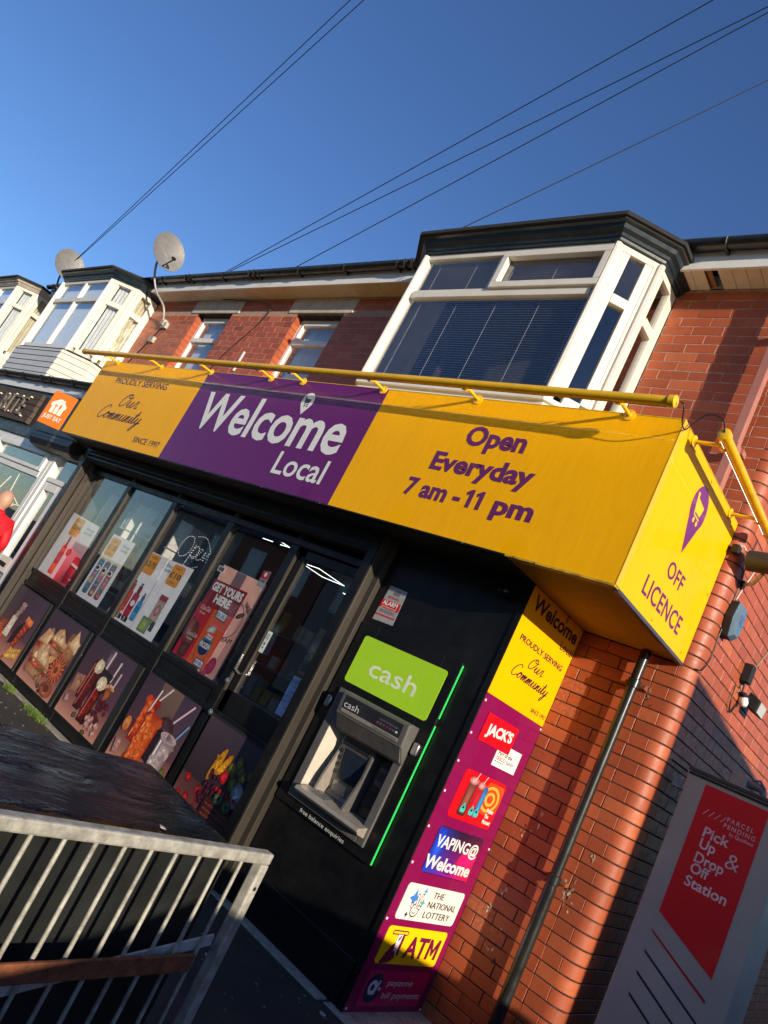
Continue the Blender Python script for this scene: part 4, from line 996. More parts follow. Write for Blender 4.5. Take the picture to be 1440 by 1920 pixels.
prnt(fp, t, 'picture', popb(-6.25, 1.17, .105, .36, (190, 20, 30), (225, 60, 60)) + popb(-6.125, 1.17, .105, .36, (160, 16, 50), (215, 50, 70)) + popb(-6.005, 1.19, .085, .27, (30, 130, 190), (110, 190, 220)) + [(ell(-6.12, 1.33, .035, .03), (245, 235, 235)), (ell(-6.20, 1.20, .03, .03), (240, 230, 230)), (rect(-6.23, 1.175, .1, .05, 0, .01), (25, 22, 24)), (rect(-6.11, 1.175, .1, .05, 0, .01), (25, 22, 24))], .0008, M_inkm)
text(fp, t, '2', -6.255, -6.22, 1.16, .035, M_whitev, .003); text(fp, t, '2', -6.135, -6.10, 1.16, .035, M_whitev, .003)
fr2 = t
t = poster('price_poster', 'price poster of a green carton, right half of the third window', [(-5.95, 1.13), (-5.54, 1.13)], YP)
sheet(t, fp, [(-5.945, 1.13), (-5.55, 1.13), (-5.53, 1.84), (-5.95, 1.83)], M_paper); price(t, -5.83, -5.63, 1.62, 1.82, '£10', 'ONLY', 'EACH'); text(fp, t, 'Shop', -5.94, -5.84, 1.765, .03, M_blue, .0024, shear=.2); text(fp, t, 'Locally', -5.94, -5.835, 1.72, .03, M_blue, .0024, shear=.2)
prnt(fp, t, 'picture', [(rect(-5.71, 1.36, .13, .24, 0, .015), (160, 140, 120), (220, 205, 180)), (rect(-5.71, 1.50, .13, .05), (150, 40, 50)), (ell(-5.71, 1.38, .04, .055), (140, 20, 40), (230, 190, 190)), (rect(-5.78, 1.22, .15, .14), (90, 130, 60), (190, 205, 150)), (ell(-5.80, 1.20, .03, .03), (170, 190, 60)), (rect(-5.66, 1.24, .06, .09), (60, 80, 80))], .0008, M_inkm)
# neon style open sign
t = thing('open_sign', 'dotted LED script Open sign hanging in the third window', 'sign', (-5.85, -.66, 1.9)); fo = front(-.66)
dots = MB(); M_dot = emis('led_dot', (.9, .95, 1), 1.0)
def dotline(P, step=.019):
    P = catmull(P, 10); d = 0
    for a, b_ in zip(P, P[1:]):
        L = math.hypot(b_[0] - a[0], b_[1] - a[1]); d += L
        if d > step: d = 0; dots.box(b_[0] - .002, b_[0] + .002, -.663, -.659, b_[1] - .002, b_[1] + .002)
ox, oz = -6.02, 1.93
dotline([(ox + .13, oz + .19), (ox + .03, oz + .17), (ox - .02, oz + .07), (ox + .03, oz - .02), (ox + .13, oz), (ox + .17, oz + .10), (ox + .13, oz + .19)])
dotline([(ox + .17, oz + .02), (ox + .22, oz + .12), (ox + .18, oz - .08), (ox + .22, oz + .10), (ox + .29, oz + .10), (ox + .27, oz), (ox + .20, oz + .02), (ox + .28, oz + .02), (ox + .35, oz + .10), (ox + .31, oz + .10), (ox + .31, oz + .01), (ox + .38, oz + .02), (ox + .40, oz + .10), (ox + .42, oz + .01), (ox + .46, oz + .10), (ox + .48, oz + .0), (ox + .52, oz + .02)])
dotline([(ox + .16, oz + .20), (ox + .3, oz + .22), (ox + .42, oz + .15), (ox + .5, oz + .08)]); dotline([(ox + .18, oz - .08), (ox + .26, oz - .10), (ox + .40, oz - .05)])
dots.build('led_dots', M_dot, t)
MB().tube([(-5.85, -.66, 2.34), (-5.85, -.66, 2.14)], .002, 6).build('hanging_cord', M_cable, t)
# pink ice cream poster and red frozen drinks poster
fq = front(-.7385); fq2 = front(-.7412)
t = poster('ice_cream_poster', 'pale pink and grey striped ice cream poster behind the red drinks poster', [(-5.2, 1.13), (-4.6, 1.13)], YP)
sheet(t, fq, [(-4.80, 1.135), (-4.56, 1.135), (-4.555, 1.97), (-5.18, 1.985), (-5.16, 1.80)], mat('pink_paper', (.85, .48, .38), .7))
prnt(fq, t, 'picture', [([(-4.97, 1.80), (-4.83, 1.80), (-4.83, 1.979), (-4.97, 1.982)], (120, 100, 108)), ([(-4.66, 1.14), (-4.56, 1.14), (-4.565, 1.75), (-4.63, 1.75)], (205, 150, 140)), ('ring', ell(-4.76, 1.60, .16, .16, 0, 24, -90, 90), ell(-4.76, 1.60, .153, .153, 0, 24, -90, 90), (60, 40, 45)), (ell(-4.66, 1.66, .05, .022, 30), (40, 30, 34), (110, 90, 90)), (ell(-4.74, 1.50, .03, .02, -20), (245, 235, 230)), (ell(-4.68, 1.22, .05, .07), (150, 30, 70), (190, 60, 100)), (ell(-4.73, 1.17, .05, .05), (150, 30, 70), (190, 60, 100))], .0006, M_inkm)
text(fq, t, 'E CREAM', -4.86, -4.60, 1.405, .035, M_black2, .002, shear=.0, slope=.12); text(fq, t, 'NGS', -4.66, -4.58, 1.74, .05, M_black2, .002, bold=.02, slope=-.6)
t = poster('drinks_poster', 'red and orange frozen drinks poster reading GET YOURS HERE', [(-5.2, 1.15), (-4.7, 1.15)], YP)
P_ = [(-5.215, 1.155), (-4.74, 1.155), (-4.71, 1.852), (-5.185, 1.845)]; sheet(t, fq2, P_, mat('red_poster', (.55, .015, .03), .5))
itp = [('grid', -5.213, -4.97, 1.156, 1.62, [(200, 20, 50), (215, 24, 54), (170, 14, 30), (170, 14, 30)]), ('grid', -4.99, -4.742, 1.156, 1.62, [(225, 100, 30), (235, 110, 40), (200, 80, 30), (215, 90, 30)]), ('grid', -5.188, -4.715, 1.62, 1.847, [(130, 14, 36), (120, 12, 34), (110, 10, 30), (120, 12, 34)])]
for k in range(46): itp.append((ell(random.uniform(-5.17, -4.73), random.uniform(1.63, 1.84), .006, .009, 30, 8), (190, 60, 80)))
itp += [(ell(-5.10, 1.32, .07, .15), (70, 20, 20), (150, 80, 60)), (rect(-5.10, 1.22, .12, .12, 0, .03), (70, 18, 18), (130, 60, 48)), (ell(-5.16, 1.38, .05, .12, 0), (90, 30, 26), (170, 100, 80)),
        (rect(-4.87, 1.33, .17, .30, 0, .05), (200, 80, 30), (240, 130, 60)), (ell(-4.87, 1.47, .07, .08), (210, 60, 40), (235, 120, 90)), (ell(-4.89, 1.46, .05, .03, 20), (110, 190, 190), (230, 230, 220)), (ell(-4.86, 1.41, .06, .03, -15), (220, 60, 50)), (ell(-4.87, 1.325, .085, .075), (30, 120, 150), (60, 60, 110)), (ell(-4.87, 1.31, .062, .062), (24, 36, 84), (30, 44, 100)),
        (rect(-4.865, 1.595, .155, .075, -3), (30, 36, 60)), (rect(-4.865, 1.595, .135, .055, -3), (235, 235, 230)), (rect(-4.87, 1.405, .08, .035, -3), (235, 235, 230)), (rect(-4.83, 1.19, .13, .06), (30, 60, 120)), (rect(-4.83, 1.19, .11, .045), (235, 235, 230))]
prnt(fq2, t, 'picture', itp, .0006, M_inkm)
text(fq2, t, 'GET YOURS', -5.165, -4.735, 1.755, .072, M_whitev, .0022, bold=.05); text(fq2, t, 'HERE', -5.06, -4.83, 1.665, .072, M_whitev, .0022, bold=.05)
text(fq2, t, 'Coca-Cola', -5.17, -5.03, 1.575, .04, M_whitev, .0022, shear=.25); text(fq2, t, 'Frozen', -5.15, -5.07, 1.54, .02, M_whitev, .0022)
text(fq2, t, 'Coca-Cola', -5.16, -5.02, 1.345, .035, M_whitev, .0022, shear=.25); text(fq2, t, 'frozen', -5.14, -5.06, 1.31, .02, M_whitev, .0022)
text(fq2, t, 'IRN BRU', -4.93, -4.80, 1.575, .04, M_blue, .0022, bold=.03); text(fq2, t, 'IRN BRU', -4.905, -4.835, 1.395, .02, M_blue, .0022, bold=.03); text(fq2, t, 'IRN BRU', -4.88, -4.78, 1.175, .028, M_blue, .0022, bold=.03)
text(fq2, t, 'FROZEN', -4.94, -4.80, 1.31, .042, M_whitev, .0022, bold=.04)
t = poster('alarm_sticker', 'small red and white alarm sticker inside the fourth window top right', [(-4.66, 1.93), (-4.57, 1.93)], YP, 'sticker')
sheet(t, fp, [(-4.665, 1.93), (-4.57, 1.93), (-4.58, 2.075), (-4.67, 2.065)], mat('grey_sticker', (.35, .38, .42), .5)); prnt(fp, t, 'print', [(rect(-4.622, 2.035, .085, .065), (190, 20, 40)), (ell(-4.622, 2.04, .018, .02), (235, 230, 230))]); text(fp, t, 'ALARM', -4.66, -4.585, 1.975, .022, M_black2)
t = poster('barcode_sticker', 'small white barcode label at the top of the frozen drinks window', [(-5.25, 1.97), (-5.15, 1.97)], YP, 'label')
sheet(t, fp, [(-5.23, 1.915), (-5.13, 1.915), (-5.13, 1.965), (-5.23, 1.965)], M_whitev); prnt(fp, t, 'print', [(rect(-5.215 + k * .008, 1.94, .003 + .002 * (k % 3), .035), (30, 30, 30)) for k in range(10)])
t = poster('door_strip_notice', 'narrow pale vertical notice strip on the door edge', [(-4.26, 1.5), (-4.22, 1.5)], -.722, 'notice')
fd = front(-.7365); sheet(t, fd, [(-4.275, 1.49), (-4.225, 1.49), (-4.225, 1.66), (-4.275, 1.66)], mat('pale_green_card', (.60, .68, .62), .6)); prnt(fd, t, 'print', [(rect(-4.25, 1.64 - .008 * k, .03, .003), (60, 70, 70)) for k in range(6)] + [(ell(-4.25, 1.56, .01, .01), (60, 70, 70)), (ell(-4.25, 1.53, .008, .008), (60, 70, 70))])
t = poster('cashback_notice', 'folded blue white cashback notice on the door glass', [(-3.8, 1.18), (-3.67, 1.18)], -.722, 'notice')
sheet(t, fd, [(-3.815, 1.175), (-3.665, 1.18), (-3.672, 1.468), (-3.812, 1.462)], mat('bluish_paper', (.55, .62, .78), .7, bmp=.3, bscale=12))
for k, (s_, a, b_) in enumerate((('CASHBACK', 0, .14), ('AVAILABLE', .02, .13), ('CHARGES', .02, .12), ('UPTO £50', .0, .14), ('£50 TO £', .0, .14), ('£1.50', .05, .13))):
    text(fd, t, s_, -3.812 + a, -3.812 + b_, 1.425 - [0, .038, .085, .12, .155, .195][k], .022 if k != 1 else .015, M_blue, .002)
prnt(fd, t, 'underline', [(rect(-3.74, 1.419, .14, .003), (30, 40, 90))])
t = poster('alarm_notice', 'silver and red ALARM notice on the black wall above the green cash sign', [(-3.36, 2.04), (-3.17, 2.04)], YF, 'notice')
fa = front(YF - .002); sheet(t, fa, [(-3.358, 2.04), (-3.168, 2.045), (-3.178, 2.29), (-3.340, 2.295)], mat('silver_sticker', (.42, .42, .42), .4, .3, var=.2, scale=50))
prnt(fa, t, 'print', [(rect(-3.264, 2.165, .172, .058), (205, 24, 30)), (rect(-3.266, 2.085, .175, .010), (205, 24, 30)), ([(-3.285, 2.262), (-3.25, 2.275), (-3.22, 2.262), (-3.228, 2.24), (-3.28, 2.24)], (110, 110, 110))] + [(rect(-3.265, 2.125 - k * .006, .14, .002), (110, 110, 110)) for k in range(4)])
text(fa, t, 'ALARM', -3.335, -3.20, 2.160, .030, M_whitev, .003, bold=.03); text(fa, t, 'ensura', -3.31, -3.21, 2.212, .022, M_red, .003); text(fa, t, 'protected', -3.33, -3.20, 2.142, .012, M_whitev, .003)
# ================================================================== SIGN BOX
XS0, XS1, YS, ZS0, ZS1 = -8.49, -1.63, -1.211, 2.60, 3.565
sign = thing('shop_sign', 'long projecting yellow and purple fascia sign box reading Welcome Local', 'sign', (-5, -.6, 2.6))
MB().box(XS0 + .01, XS1 - .006, YS + .004, -.006, ZS0 + .012, ZS1 - .004).build('sign_core', M_blackm, sign)
XA, XB = -6.245, -3.82
for (a, b_, m, lb) in ((XS0, XA, M_yel, 'left yellow panel'), (XA + .0015, XB, M_pur, 'purple middle panel'), (XB + .0015, XS1 - .002, M_yel, 'right yellow panel')):
    MB().box(a, b_, YS, YS + .003, ZS0, ZS1).build('front_panel', m, sign)['label'] = lb
MB().box(XS1 - .005, XS1, YS + .0, -.012, ZS0 + .0, ZS1).build('side_panel', M_yel, sign)
MB().box(XS1 - .004, XS1 + .003, YS - .002, YS + .045, ZS0, ZS1).build('corner_trim', mat('amber_trim', (.92, .46, .008), .35, var=.05, coat=.4), sign, bevel=.002)
MB().box(XS0, XS0 + .005, YS, -.01, ZS0, ZS1).build('side_panel', M_yel, sign)
MB().box(XS0, XS1, YS, -.01, ZS1 - .003, ZS1 + .004).build('top_cap', M_yel2, sign)
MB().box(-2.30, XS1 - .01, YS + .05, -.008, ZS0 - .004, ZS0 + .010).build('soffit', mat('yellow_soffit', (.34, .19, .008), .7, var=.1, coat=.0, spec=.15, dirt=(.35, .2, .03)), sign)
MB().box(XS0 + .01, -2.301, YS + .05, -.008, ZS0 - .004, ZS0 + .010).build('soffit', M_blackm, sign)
MB().box(XS0, -2.30, YS - .002, YS + .048, ZS0 - .012, ZS0 - .001).build('bottom_trim', M_black, sign, bevel=.002)
MB().box(-2.299, XS1, YS - .002, YS + .048, ZS0 - .012, ZS0 - .001).build('bottom_trim', mat('chipped_yellow', (.62, .38, .03), .6, var=.2, scale=20, dirt=(.05, .04, .03), dirtamt=.8), sign, bevel=.002)
MB().box(XS1 - .028, XS1 + .004, YS + .05, -.008, ZS0 - .022, ZS0 - .001).build('bottom_trim', mat('grey_angle', (.10, .11, .13), .4, .5), sign, bevel=.002)
for (y, z) in ((-1.19, 2.635), (-1.19, 3.0), (-1.19, 3.3), (-.66, 2.63), (-.1, 2.64), (-.62, 3.53), (-.1, 3.5), (-.05, 3.05)):
    MB()._lathe(Vector((XS1 + .003, y, z)), Vector((1, 0, 0)), [(0, .009), (.003, .008), (.004, .001)], 10, 0).build('screw', M_yel2, sign, smooth=True)
for x in (-8.2, -7.2, -5.4, -4.6, -3.9, -2.6, -2.1):
    MB()._lathe(Vector((x, YS - .002, ZS0 - .006)), Vector((0, -1, 0)), [(0, .006), (.002, .005), (.003, .001)], 8, 0).build('screw', M_steel, sign)
fs = front(YS); ss = sidef(XS1 + .0)
M_purt = mat('purple_letter', (.135, .010, .095), .4, var=.04, coat=.4); M_whl = mat('white_letter', (.74, .74, .70), .4, var=.03, coat=.4)
M_navyt = mat('dark_purple_letter', (.045, .018, .055), .45)
text(fs, sign, 'Welcome', -6.02, -4.00, 2.975, .372, M_whl, bold=.02)
text(fs, sign, 'Local', -4.60, -4.005, 2.728, .19, M_whl, bold=.012)
text(fs, sign, 'Open', -2.94, -2.485, 3.226, .135, M_purt, bold=.035)
text(fs, sign, 'Everyday', -3.113, -2.335, 3.018, .128, M_purt, bold=.035)
text(fs, sign, '7 am -', -3.222, -2.762, 2.812, .122, M_purt, bold=.035); text(fs, sign, 'pm', -2.515, -2.238, 2.812, .122, M_purt, bold=.035)
for x in (-2.715, -2.640):
    P1 = [(x + .008, 2.812), (x + .036, 2.812), (x + .036, 2.934), (x + .014, 2.934), (x - .018, 2.912), (x - .010, 2.890), (x + .008, 2.902)]
    MB().prism([fs.at(a, b_, .0015) for a, b_ in P1], (0, -.0006, 0)).build('lettering', M_purt, sign)
text(fs, sign, 'PROUDLY SERVING', -7.965, -6.82, 3.298, .072, M_navyt, bold=.02)
script(fs, sign, 'Our', -7.56, -7.16, 3.035, .155, .014, M_navyt); script(fs, sign, 'Community', -7.88, -6.93, 2.87, .155, .014, M_navyt)
text(fs, sign, 'SINCE 1997', -6.86, -6.345, 2.685, .062, M_navyt, bold=.012)
def pin(face, par, cx, cz, w_, h, colp, cart, nm='map_pin_logo'):
    r = w_ / 2; zc = cz + h / 2 - r * 1.05
    P = [(cx + r * math.cos(R_(a)), zc + r * 1.12 * math.sin(R_(a))) for a in range(-20, 201, 10)] + [(cx - r * .72, zc - r * .75), (cx, cz - h / 2), (cx + r * .72, zc - r * .75)]
    q = w_ / .15
    it = [(P, colp, tuple(max(0, c - 1) for c in colp)), ([(cx - .035*q, zc + .030*q), (cx + .040*q, zc + .022*q), (cx + .028*q, zc - .018*q), (cx - .020*q, zc - .018*q)], cart), ([(cx - .052*q, zc + .045*q), (cx - .034*q, zc + .045*q), (cx - .018*q, zc - .03*q), (cx - .026*q, zc - .03*q)], cart), (rect(cx + .004*q, zc - .029*q, .056*q, .006*q), cart), (ell(cx - .012*q, zc - .046*q, .009*q, .010*q), cart), (ell(cx + .022*q, zc - .046*q, .009*q, .010*q), cart)]
    return prnt(face, par, nm, it, .0014)
pin(fs, sign, -4.625, 3.358, .145, .20, (224, 224, 218), (40, 18, 50))
pin(ss, sign, -.642, 3.255, .245, .41, (118, 42, 112), (255, 196, 0))
text(ss, sign, 'OFF', -.722, -.447, 2.882, .094, M_purt, bold=.012, sp=1.05); text(ss, sign, 'LICENCE', -.920, -.262, 2.688, .105, M_purt, bold=.012, sp=1.05)
# ================================================================== TROUGH LIGHTS
def trough(label, a, b_, nrm, mounts, rad=.0265, glow=12.0):
    """tube lamp a-b held off the sign on arms"""
    a, b_ = Vector(a), Vector(b_); d = (b_ - a).normalized(); nrm = Vector(nrm)
    t = thing('trough_light', label, 'sign light', a, 'yellow trough lights on the sign')
    dn = (nrm * .8 + Vector((0, 0, -.6))).normalized()       # light slot looks at the panel
    MB().tube([a, b_], rad, 20).build('tube_housing', M_yel2, t, smooth=True)
    for p, s_ in ((a, -1), (b_, 1)):
        MB()._lathe(p - d * .012 * 0, d * s_, [(-.02, rad + .007), (.012, rad + .007), (.016, rad), (.016, .001)], 20, 0).build('end_cap', M_yel2, t, smooth=True)
    c = a + (b_ - a) * .46
    if (b_ - a).length > 3: MB()._lathe(c, d, [(-.03, rad + .004), (.03, rad + .004)], 20, 0).build('joint_collar', M_yel2, t, smooth=True)
    slot = MB(); slot.bar(a + d * .03 + dn * (rad - .001), b_ - d * .03 + dn * (rad - .001), .022, .006, up=dn); slot.build('light_slot', mat('pinkish_diffuser', (.45, .36, .30), .4), t)
    ds = MB(); n = int((b_ - a).length / .028)
    for k in range(n):
        p = a + d * (.04 + k * .028) + dn * (rad + .0028)
        if k * .028 + .05 < (b_ - a).length: ds.bar(p - d * .005, p + d * .005, .010, .003, up=dn)
    ds.build('led_strip', emis('led_strip_white_%d' % glow, (1, .93, .78), glow), t)
    for m_, into in mounts:
        m_ = Vector(m_); r = Vector((into[0], into[1], into[2]))
        MB().tube([m_, m_ + r], .011, 10).build('arm', M_yel2, t, smooth=True)
        MB()._lathe(m_ + Vector((0, 0, 0)), Vector(r).normalized(), [(-.001, .034), (.008, .034), (.010, .016), (.02, .014)], 16, 0).build('base_flange', M_yel2, t, smooth=True)
        MB()._lathe(m_ + r, d, [(-.016, rad + .003), (.016, rad + .003)], 18, 0).build('clamp_ring', M_yel2, t, smooth=True)
    return t
LR = .19
trough('long yellow trough light running along the front of the sign', (-8.69, YS - LR, 3.549), (-1.635, YS - LR, 3.549), (0, 1, 0), [((x, YS - .001, 3.555), (0, -LR + .03, -.004)) for x in (-8.18, -7.18, -6.21, -5.25, -4.81, -3.87, -2.995, -1.94)])
trough('short yellow trough light on the side of the sign by the brick corner', (XS1 + .195, -1.15, 3.535), (XS1 + .195, -.02, 3.535), (-1, 0, 0), [((XS1 + .001, y, 3.541), (.165, 0, -.003)) for y in (-1.035, -.199)], glow=3.0)
# cable between the lamps
def cable(name, label, P, r, m=M_cable, n=6, parent=None, cat='cable'):
    o = MB().tube(catmull(P, 8), r, n).build(name, m, parent, smooth=True); return tag(o, label, cat) if not parent else o
cable('lamp_cable', 'thin black cable looping between the two yellow trough lights', [(-1.60, -1.40, 3.55), (-1.575, -1.40, 3.53), (-1.585, -1.33, 3.48), (-1.61, -1.22, 3.50), (-1.60, -1.19, 3.55), (-1.54, -1.19, 3.62), (-1.46, -1.19, 3.60), (-1.435, -1.165, 3.54)], .004)
cable('side_cable', 'black cable dropping down the side brick wall past the alarm box', [(XS + .008, .17, 3.56), (XS + .008, .14, 3.34), (XS + .008, .15, 3.09), (XS + .008, .13, 2.88), (XS + .008, .14, 2.74), (XS + .007, .08, 2.62), (XC + .085, .03, 2.60)], .004)
# ================================================================== RETURN STRIP SIGN
strip = thing('strip_sign', 'tall yellow and magenta strip sign of logos on the shop end wall facing the pipe', 'sign', (-2.31, -.39, .06))
XR = -2.308
MB().box(XR - .004, XR, YF - .0, -.004, 1.905, 2.598).build('board', M_yel, strip)['label'] = 'upper yellow board'
MB().box(XR - .004, XR, YF - .0, -.004, .06, 1.9035).build('board', M_mag, strip)['label'] = 'lower magenta board'
fr_ = sidef(XR)
M_ytext = mat('black_purple_letter', (.030, .010, .030), .45)
text(fr_, strip, 'Welcome', -.715, -.045, 2.472, .092, M_ytext, bold=.03); text(fr_, strip, 'Local', -.212, -.022, 2.388, .054, M_ytext, bold=.0)
pin(fr_, strip, -.258, 2.60 - .03, .035, .055, (30, 12, 28), (255, 196, 0))
text(fr_, strip, 'PROUDLY SERVING', -.695, -.072, 2.272, .036, M_ytext, bold=.015)
script(fr_, strip, 'Our', -.475, -.27, 2.163, .075, .007, M_ytext); script(fr_, strip, 'Community', -.625, -.12, 2.075, .078, .007, M_ytext)
text(fr_, strip, 'SINCE 1997', -.232, -.020, 1.945, .026, M_ytext)
def stick(label, u0, u1, v0, v1, col, r=.0, h=.0005):
    p = MB().prism([fr_.at(a, b_, h) for a, b_ in rect((u0+u1)/2, (v0+v1)/2, u1-u0, v1-v0, 0, r)], (.0022, 0, 0)).build('sticker', mat('sticker_' + '_'.join(str(int(c)) for c in col), lin(col), .35, var=.03, coat=.3), strip); p['label'] = label; return p
fk = sidef(XR + .0028); H_ = .0006
p = stick('white supermarket family sticker', -.411, -.108, 1.550, 1.688, (236, 232, 224)); 
pw = p
p = stick('red brand sticker', -.672, -.273, 1.645, 1.812, (225, 6, 30), .0, .0040)
fj0 = fj = sidef(XR + .0064)
text(fj, p, "JACK'S", -.622, -.305, 1.695, .062, M_whl, H_, bold=.045, slope=.05)
fj = sidef(XR + .0030); p = pw
text(fj, p, 'Part of the', -.385, -.20, 1.622, .026, M_navyt, H_, bold=.01); text(fj, p, 'TESCO', -.395, -.27, 1.592, .022, M_red, H_, bold=.01); text(fj, p, 'family', -.255, -.155, 1.588, .026, M_blue, H_)
prnt(fj, p, 'dashes', [(rect(-.385 + k * .024, 1.582, .014, .006, 10), (40, 50, 120)) for k in range(5)], H_)
p = stick('red frozen drinks sticker', -.640, -.122, 1.191, 1.476, (222, 10, 26), .03)
itf = [(rect(-.235, 1.37, .21, .17, 0, .03), (225, 80, 24), (240, 110, 40))]
for k, rr in enumerate((.135, .11, .085, .06, .035)): itf.append((ell(-.255, 1.36, rr, rr * .72, 0, 24), (226, 70, 24) if k % 2 == 0 else (250, 170, 60)))
itf = [i_ for i_ in itf]
for (cx, w_, h, c1, c2) in ((-.505, .10, .22, (60, 22, 22), (160, 90, 80)), (-.405, .075, .20, (150, 8, 30), (205, 40, 50)), (-.345, .055, .19, (20, 90, 150), (60, 150, 210))):
    itf += [(rect(cx, 1.325, w_, h, -3, .02), c1, c2)]
    if cx < -.36: itf += [(ell(cx + .0, 1.325 + h / 2 - .01, w_ * .55, .024), (150, 80, 80), (225, 170, 170)), (rect(cx + .02, 1.455, .006, .05, -25), (230, 210, 210))]
    itf += [([(cx - .03, 1.255), (cx, 1.295), (cx + .03, 1.255), (cx + .02, 1.235), (cx - .02, 1.235)], (60, 190, 180)), ([(cx - .016, 1.258), (cx, 1.280), (cx + .016, 1.258)], (20, 40, 50))]
prnt(fk, p, 'picture', itf, .0003)
for k, s_ in enumerate(('Freeze', 'The', 'Moment')): text(fk, p, s_, -.245, -.245 + (.085, .05, .10)[k], 1.285 - k * .034, .024, M_whl, .0045, bold=.04)
p = stick('blue and pink vaping sticker', -.645, -.115, .862, 1.132, (40, 18, 70), .03)
pv = [('grid', -.64, -.38, .867, 1.127, [(20, 60, 190), (150, 20, 150), (36, 20, 40), (20, 50, 190)]), ('grid', -.38, -.12, .867, 1.127, [(150, 20, 150), (235, 10, 60), (60, 20, 50), (36, 20, 40)]), (ell(-.22, .98, .10, .06, 10), (200, 10, 90), (255, 20, 120)), (ell(-.38, .92, .07, .04, -10), (60, 20, 120), (150, 30, 170)), (ell(-.58, 1.02, .05, .10), (14, 50, 180), (40, 100, 240))]
prnt(fk, p, 'picture', pv, .0003); text(fk, p, 'VAPING@', -.622, -.13, 1.017, .066, M_whl, .0015, bold=.025); text(fk, p, 'Welcome', -.652, -.132, .893, .072, M_whl, .0015, bold=.035)
p = stick('white national lottery sticker', -.697, -.062, .597, .797, (232, 228, 218), .025)
def star4(cx, cy, s_): return [(cx, cy + s_), (cx + s_ * .35, cy + s_ * .28), (cx + s_, cy), (cx + s_ * .35, cy - s_ * .28), (cx, cy - s_), (cx - s_ * .35, cy - s_ * .28), (cx - s_, cy), (cx - s_ * .35, cy + s_ * .28)]
itl = [(star4(-.585, .718, .052), (60, 130, 220)), (star4(-.50, .765, .024), (90, 160, 225)), (star4(-.485, .700, .028), (90, 170, 180)), (star4(-.60, .625, .02), (50, 60, 90)),
       (ell(-.535, .655, .044, .040), (14, 14, 18)), (ell(-.535, .655, .037, .033), (236, 232, 224)), (rect(-.515, .715, .022, .075, -16, .010), (14, 14, 18)), (rect(-.515, .714, .013, .067, -16, .006), (236, 232, 224)), (rect(-.542, .712, .022, .075, 14, .010), (14, 14, 18)), (rect(-.542, .711, .013, .067, 14, .006), (236, 232, 224)),
       (ell(-.500, .672, .016, .013), (14, 14, 18)), (ell(-.500, .672, .011, .008), (236, 232, 224)), (ell(-.580, .678, .012, .02, 30), (14, 14, 18)), (ell(-.580, .678, .007, .014, 30), (236, 232, 224)), (ell(-.545, .668, .004, .005), (14, 14, 18)), (ell(-.525, .668, .004, .005), (14, 14, 18)), ('ring', ell(-.537, .655, .024, .02, 0, 10, 200, 340), ell(-.537, .657, .021, .017, 0, 10, 200, 340), (14, 14, 18))]
prnt(fk, p, 'logo', itl, .0003)
for s_, a, b_, v in (('THE', -.405, -.285, .735), ('NATIONAL', -.425, -.105, .680), ('LOTTERY', -.43, -.135, .622)): text(fk, p, s_, a, b_, v, .036, M_black2, .0025)
p = stick('yellow cash machine sticker', -.700, -.068, .354, .558, (250, 205, 10), .022)
mg = (112, 10, 60)
ita = [(rect(-.565, .525, .16, .026, 0, .012), mg), (rect(-.565, .525, .145, .012, 0, .005), (250, 205, 10)), (rect(-.545, .462, .07, .115, 0, .004), mg), (rect(-.555, .460, .045, .11), (240, 236, 228)), (rect(-.557, .49, .012, .018), mg), (rect(-.548, .50, .012, .018), mg), ([(-.64, .40), (-.60, .46), (-.575, .47), (-.565, .42), (-.55, .43), (-.53, .39), (-.56, .368), (-.60, .358), (-.66, .358)], mg), (rect(-.515, .45, .012, .10), mg), ([(-.66, .36), (-.62, .40), (-.60, .385), (-.63, .352)], mg)]
prnt(fk, p, 'logo', ita, .0003); M_mi = mat('magenta_ink', lin(mg), .4); text(fk, p, 'AT', -.462, -.232, .395, .115, M_mi, .0025, bold=.03)
MB().prism([fk.at(a, b_, .0025) for a, b_ in [(-.222, .395), (-.197, .395), (-.197, .468), (-.168, .415), (-.160, .415), (-.131, .468), (-.131, .395), (-.106, .395), (-.106, .510), (-.130, .510), (-.164, .448), (-.198, .510), (-.222, .510)]], (.0004, 0, 0)).build('lettering', M_mi, p)
p = stick('pink bill payments sticker', -.694, -.066, .126, .316, (186, 4, 84), .015)
prnt(fk, p, 'logo', [(ell(-.595, .222, .078, .080), (12, 46, 70), (14, 52, 80)), (ell(-.605, .225, .040, .040), (225, 215, 225)), (ell(-.607, .225, .018, .018), (12, 46, 70)), (rect(-.567, .225, .018, .085, -20, .006), (225, 215, 225)), (ell(-.536, .218, .012, .012), (225, 215, 225))], .0003)
text(fk, p, 'payzone', -.480, -.225, .238, .034, M_whl, .0025, shear=.15); text(fk, p, 'bill payments', -.490, -.100, .168, .034, M_whl, .0025, shear=.15)
for (y, z) in [(-.757, v) for v in (1.86, 1.66, 1.49, 1.312, 1.106, .901, .590, .112)] + [(-.012, v) for v in (1.885, 1.085, .105)]:
    MB()._lathe(Vector((XR, y, z)), Vector((1, 0, 0)), [(0, .008), (.003, .007), (.0035, .001)], 10, 0).build('screw', M_whitev, strip, smooth=True)
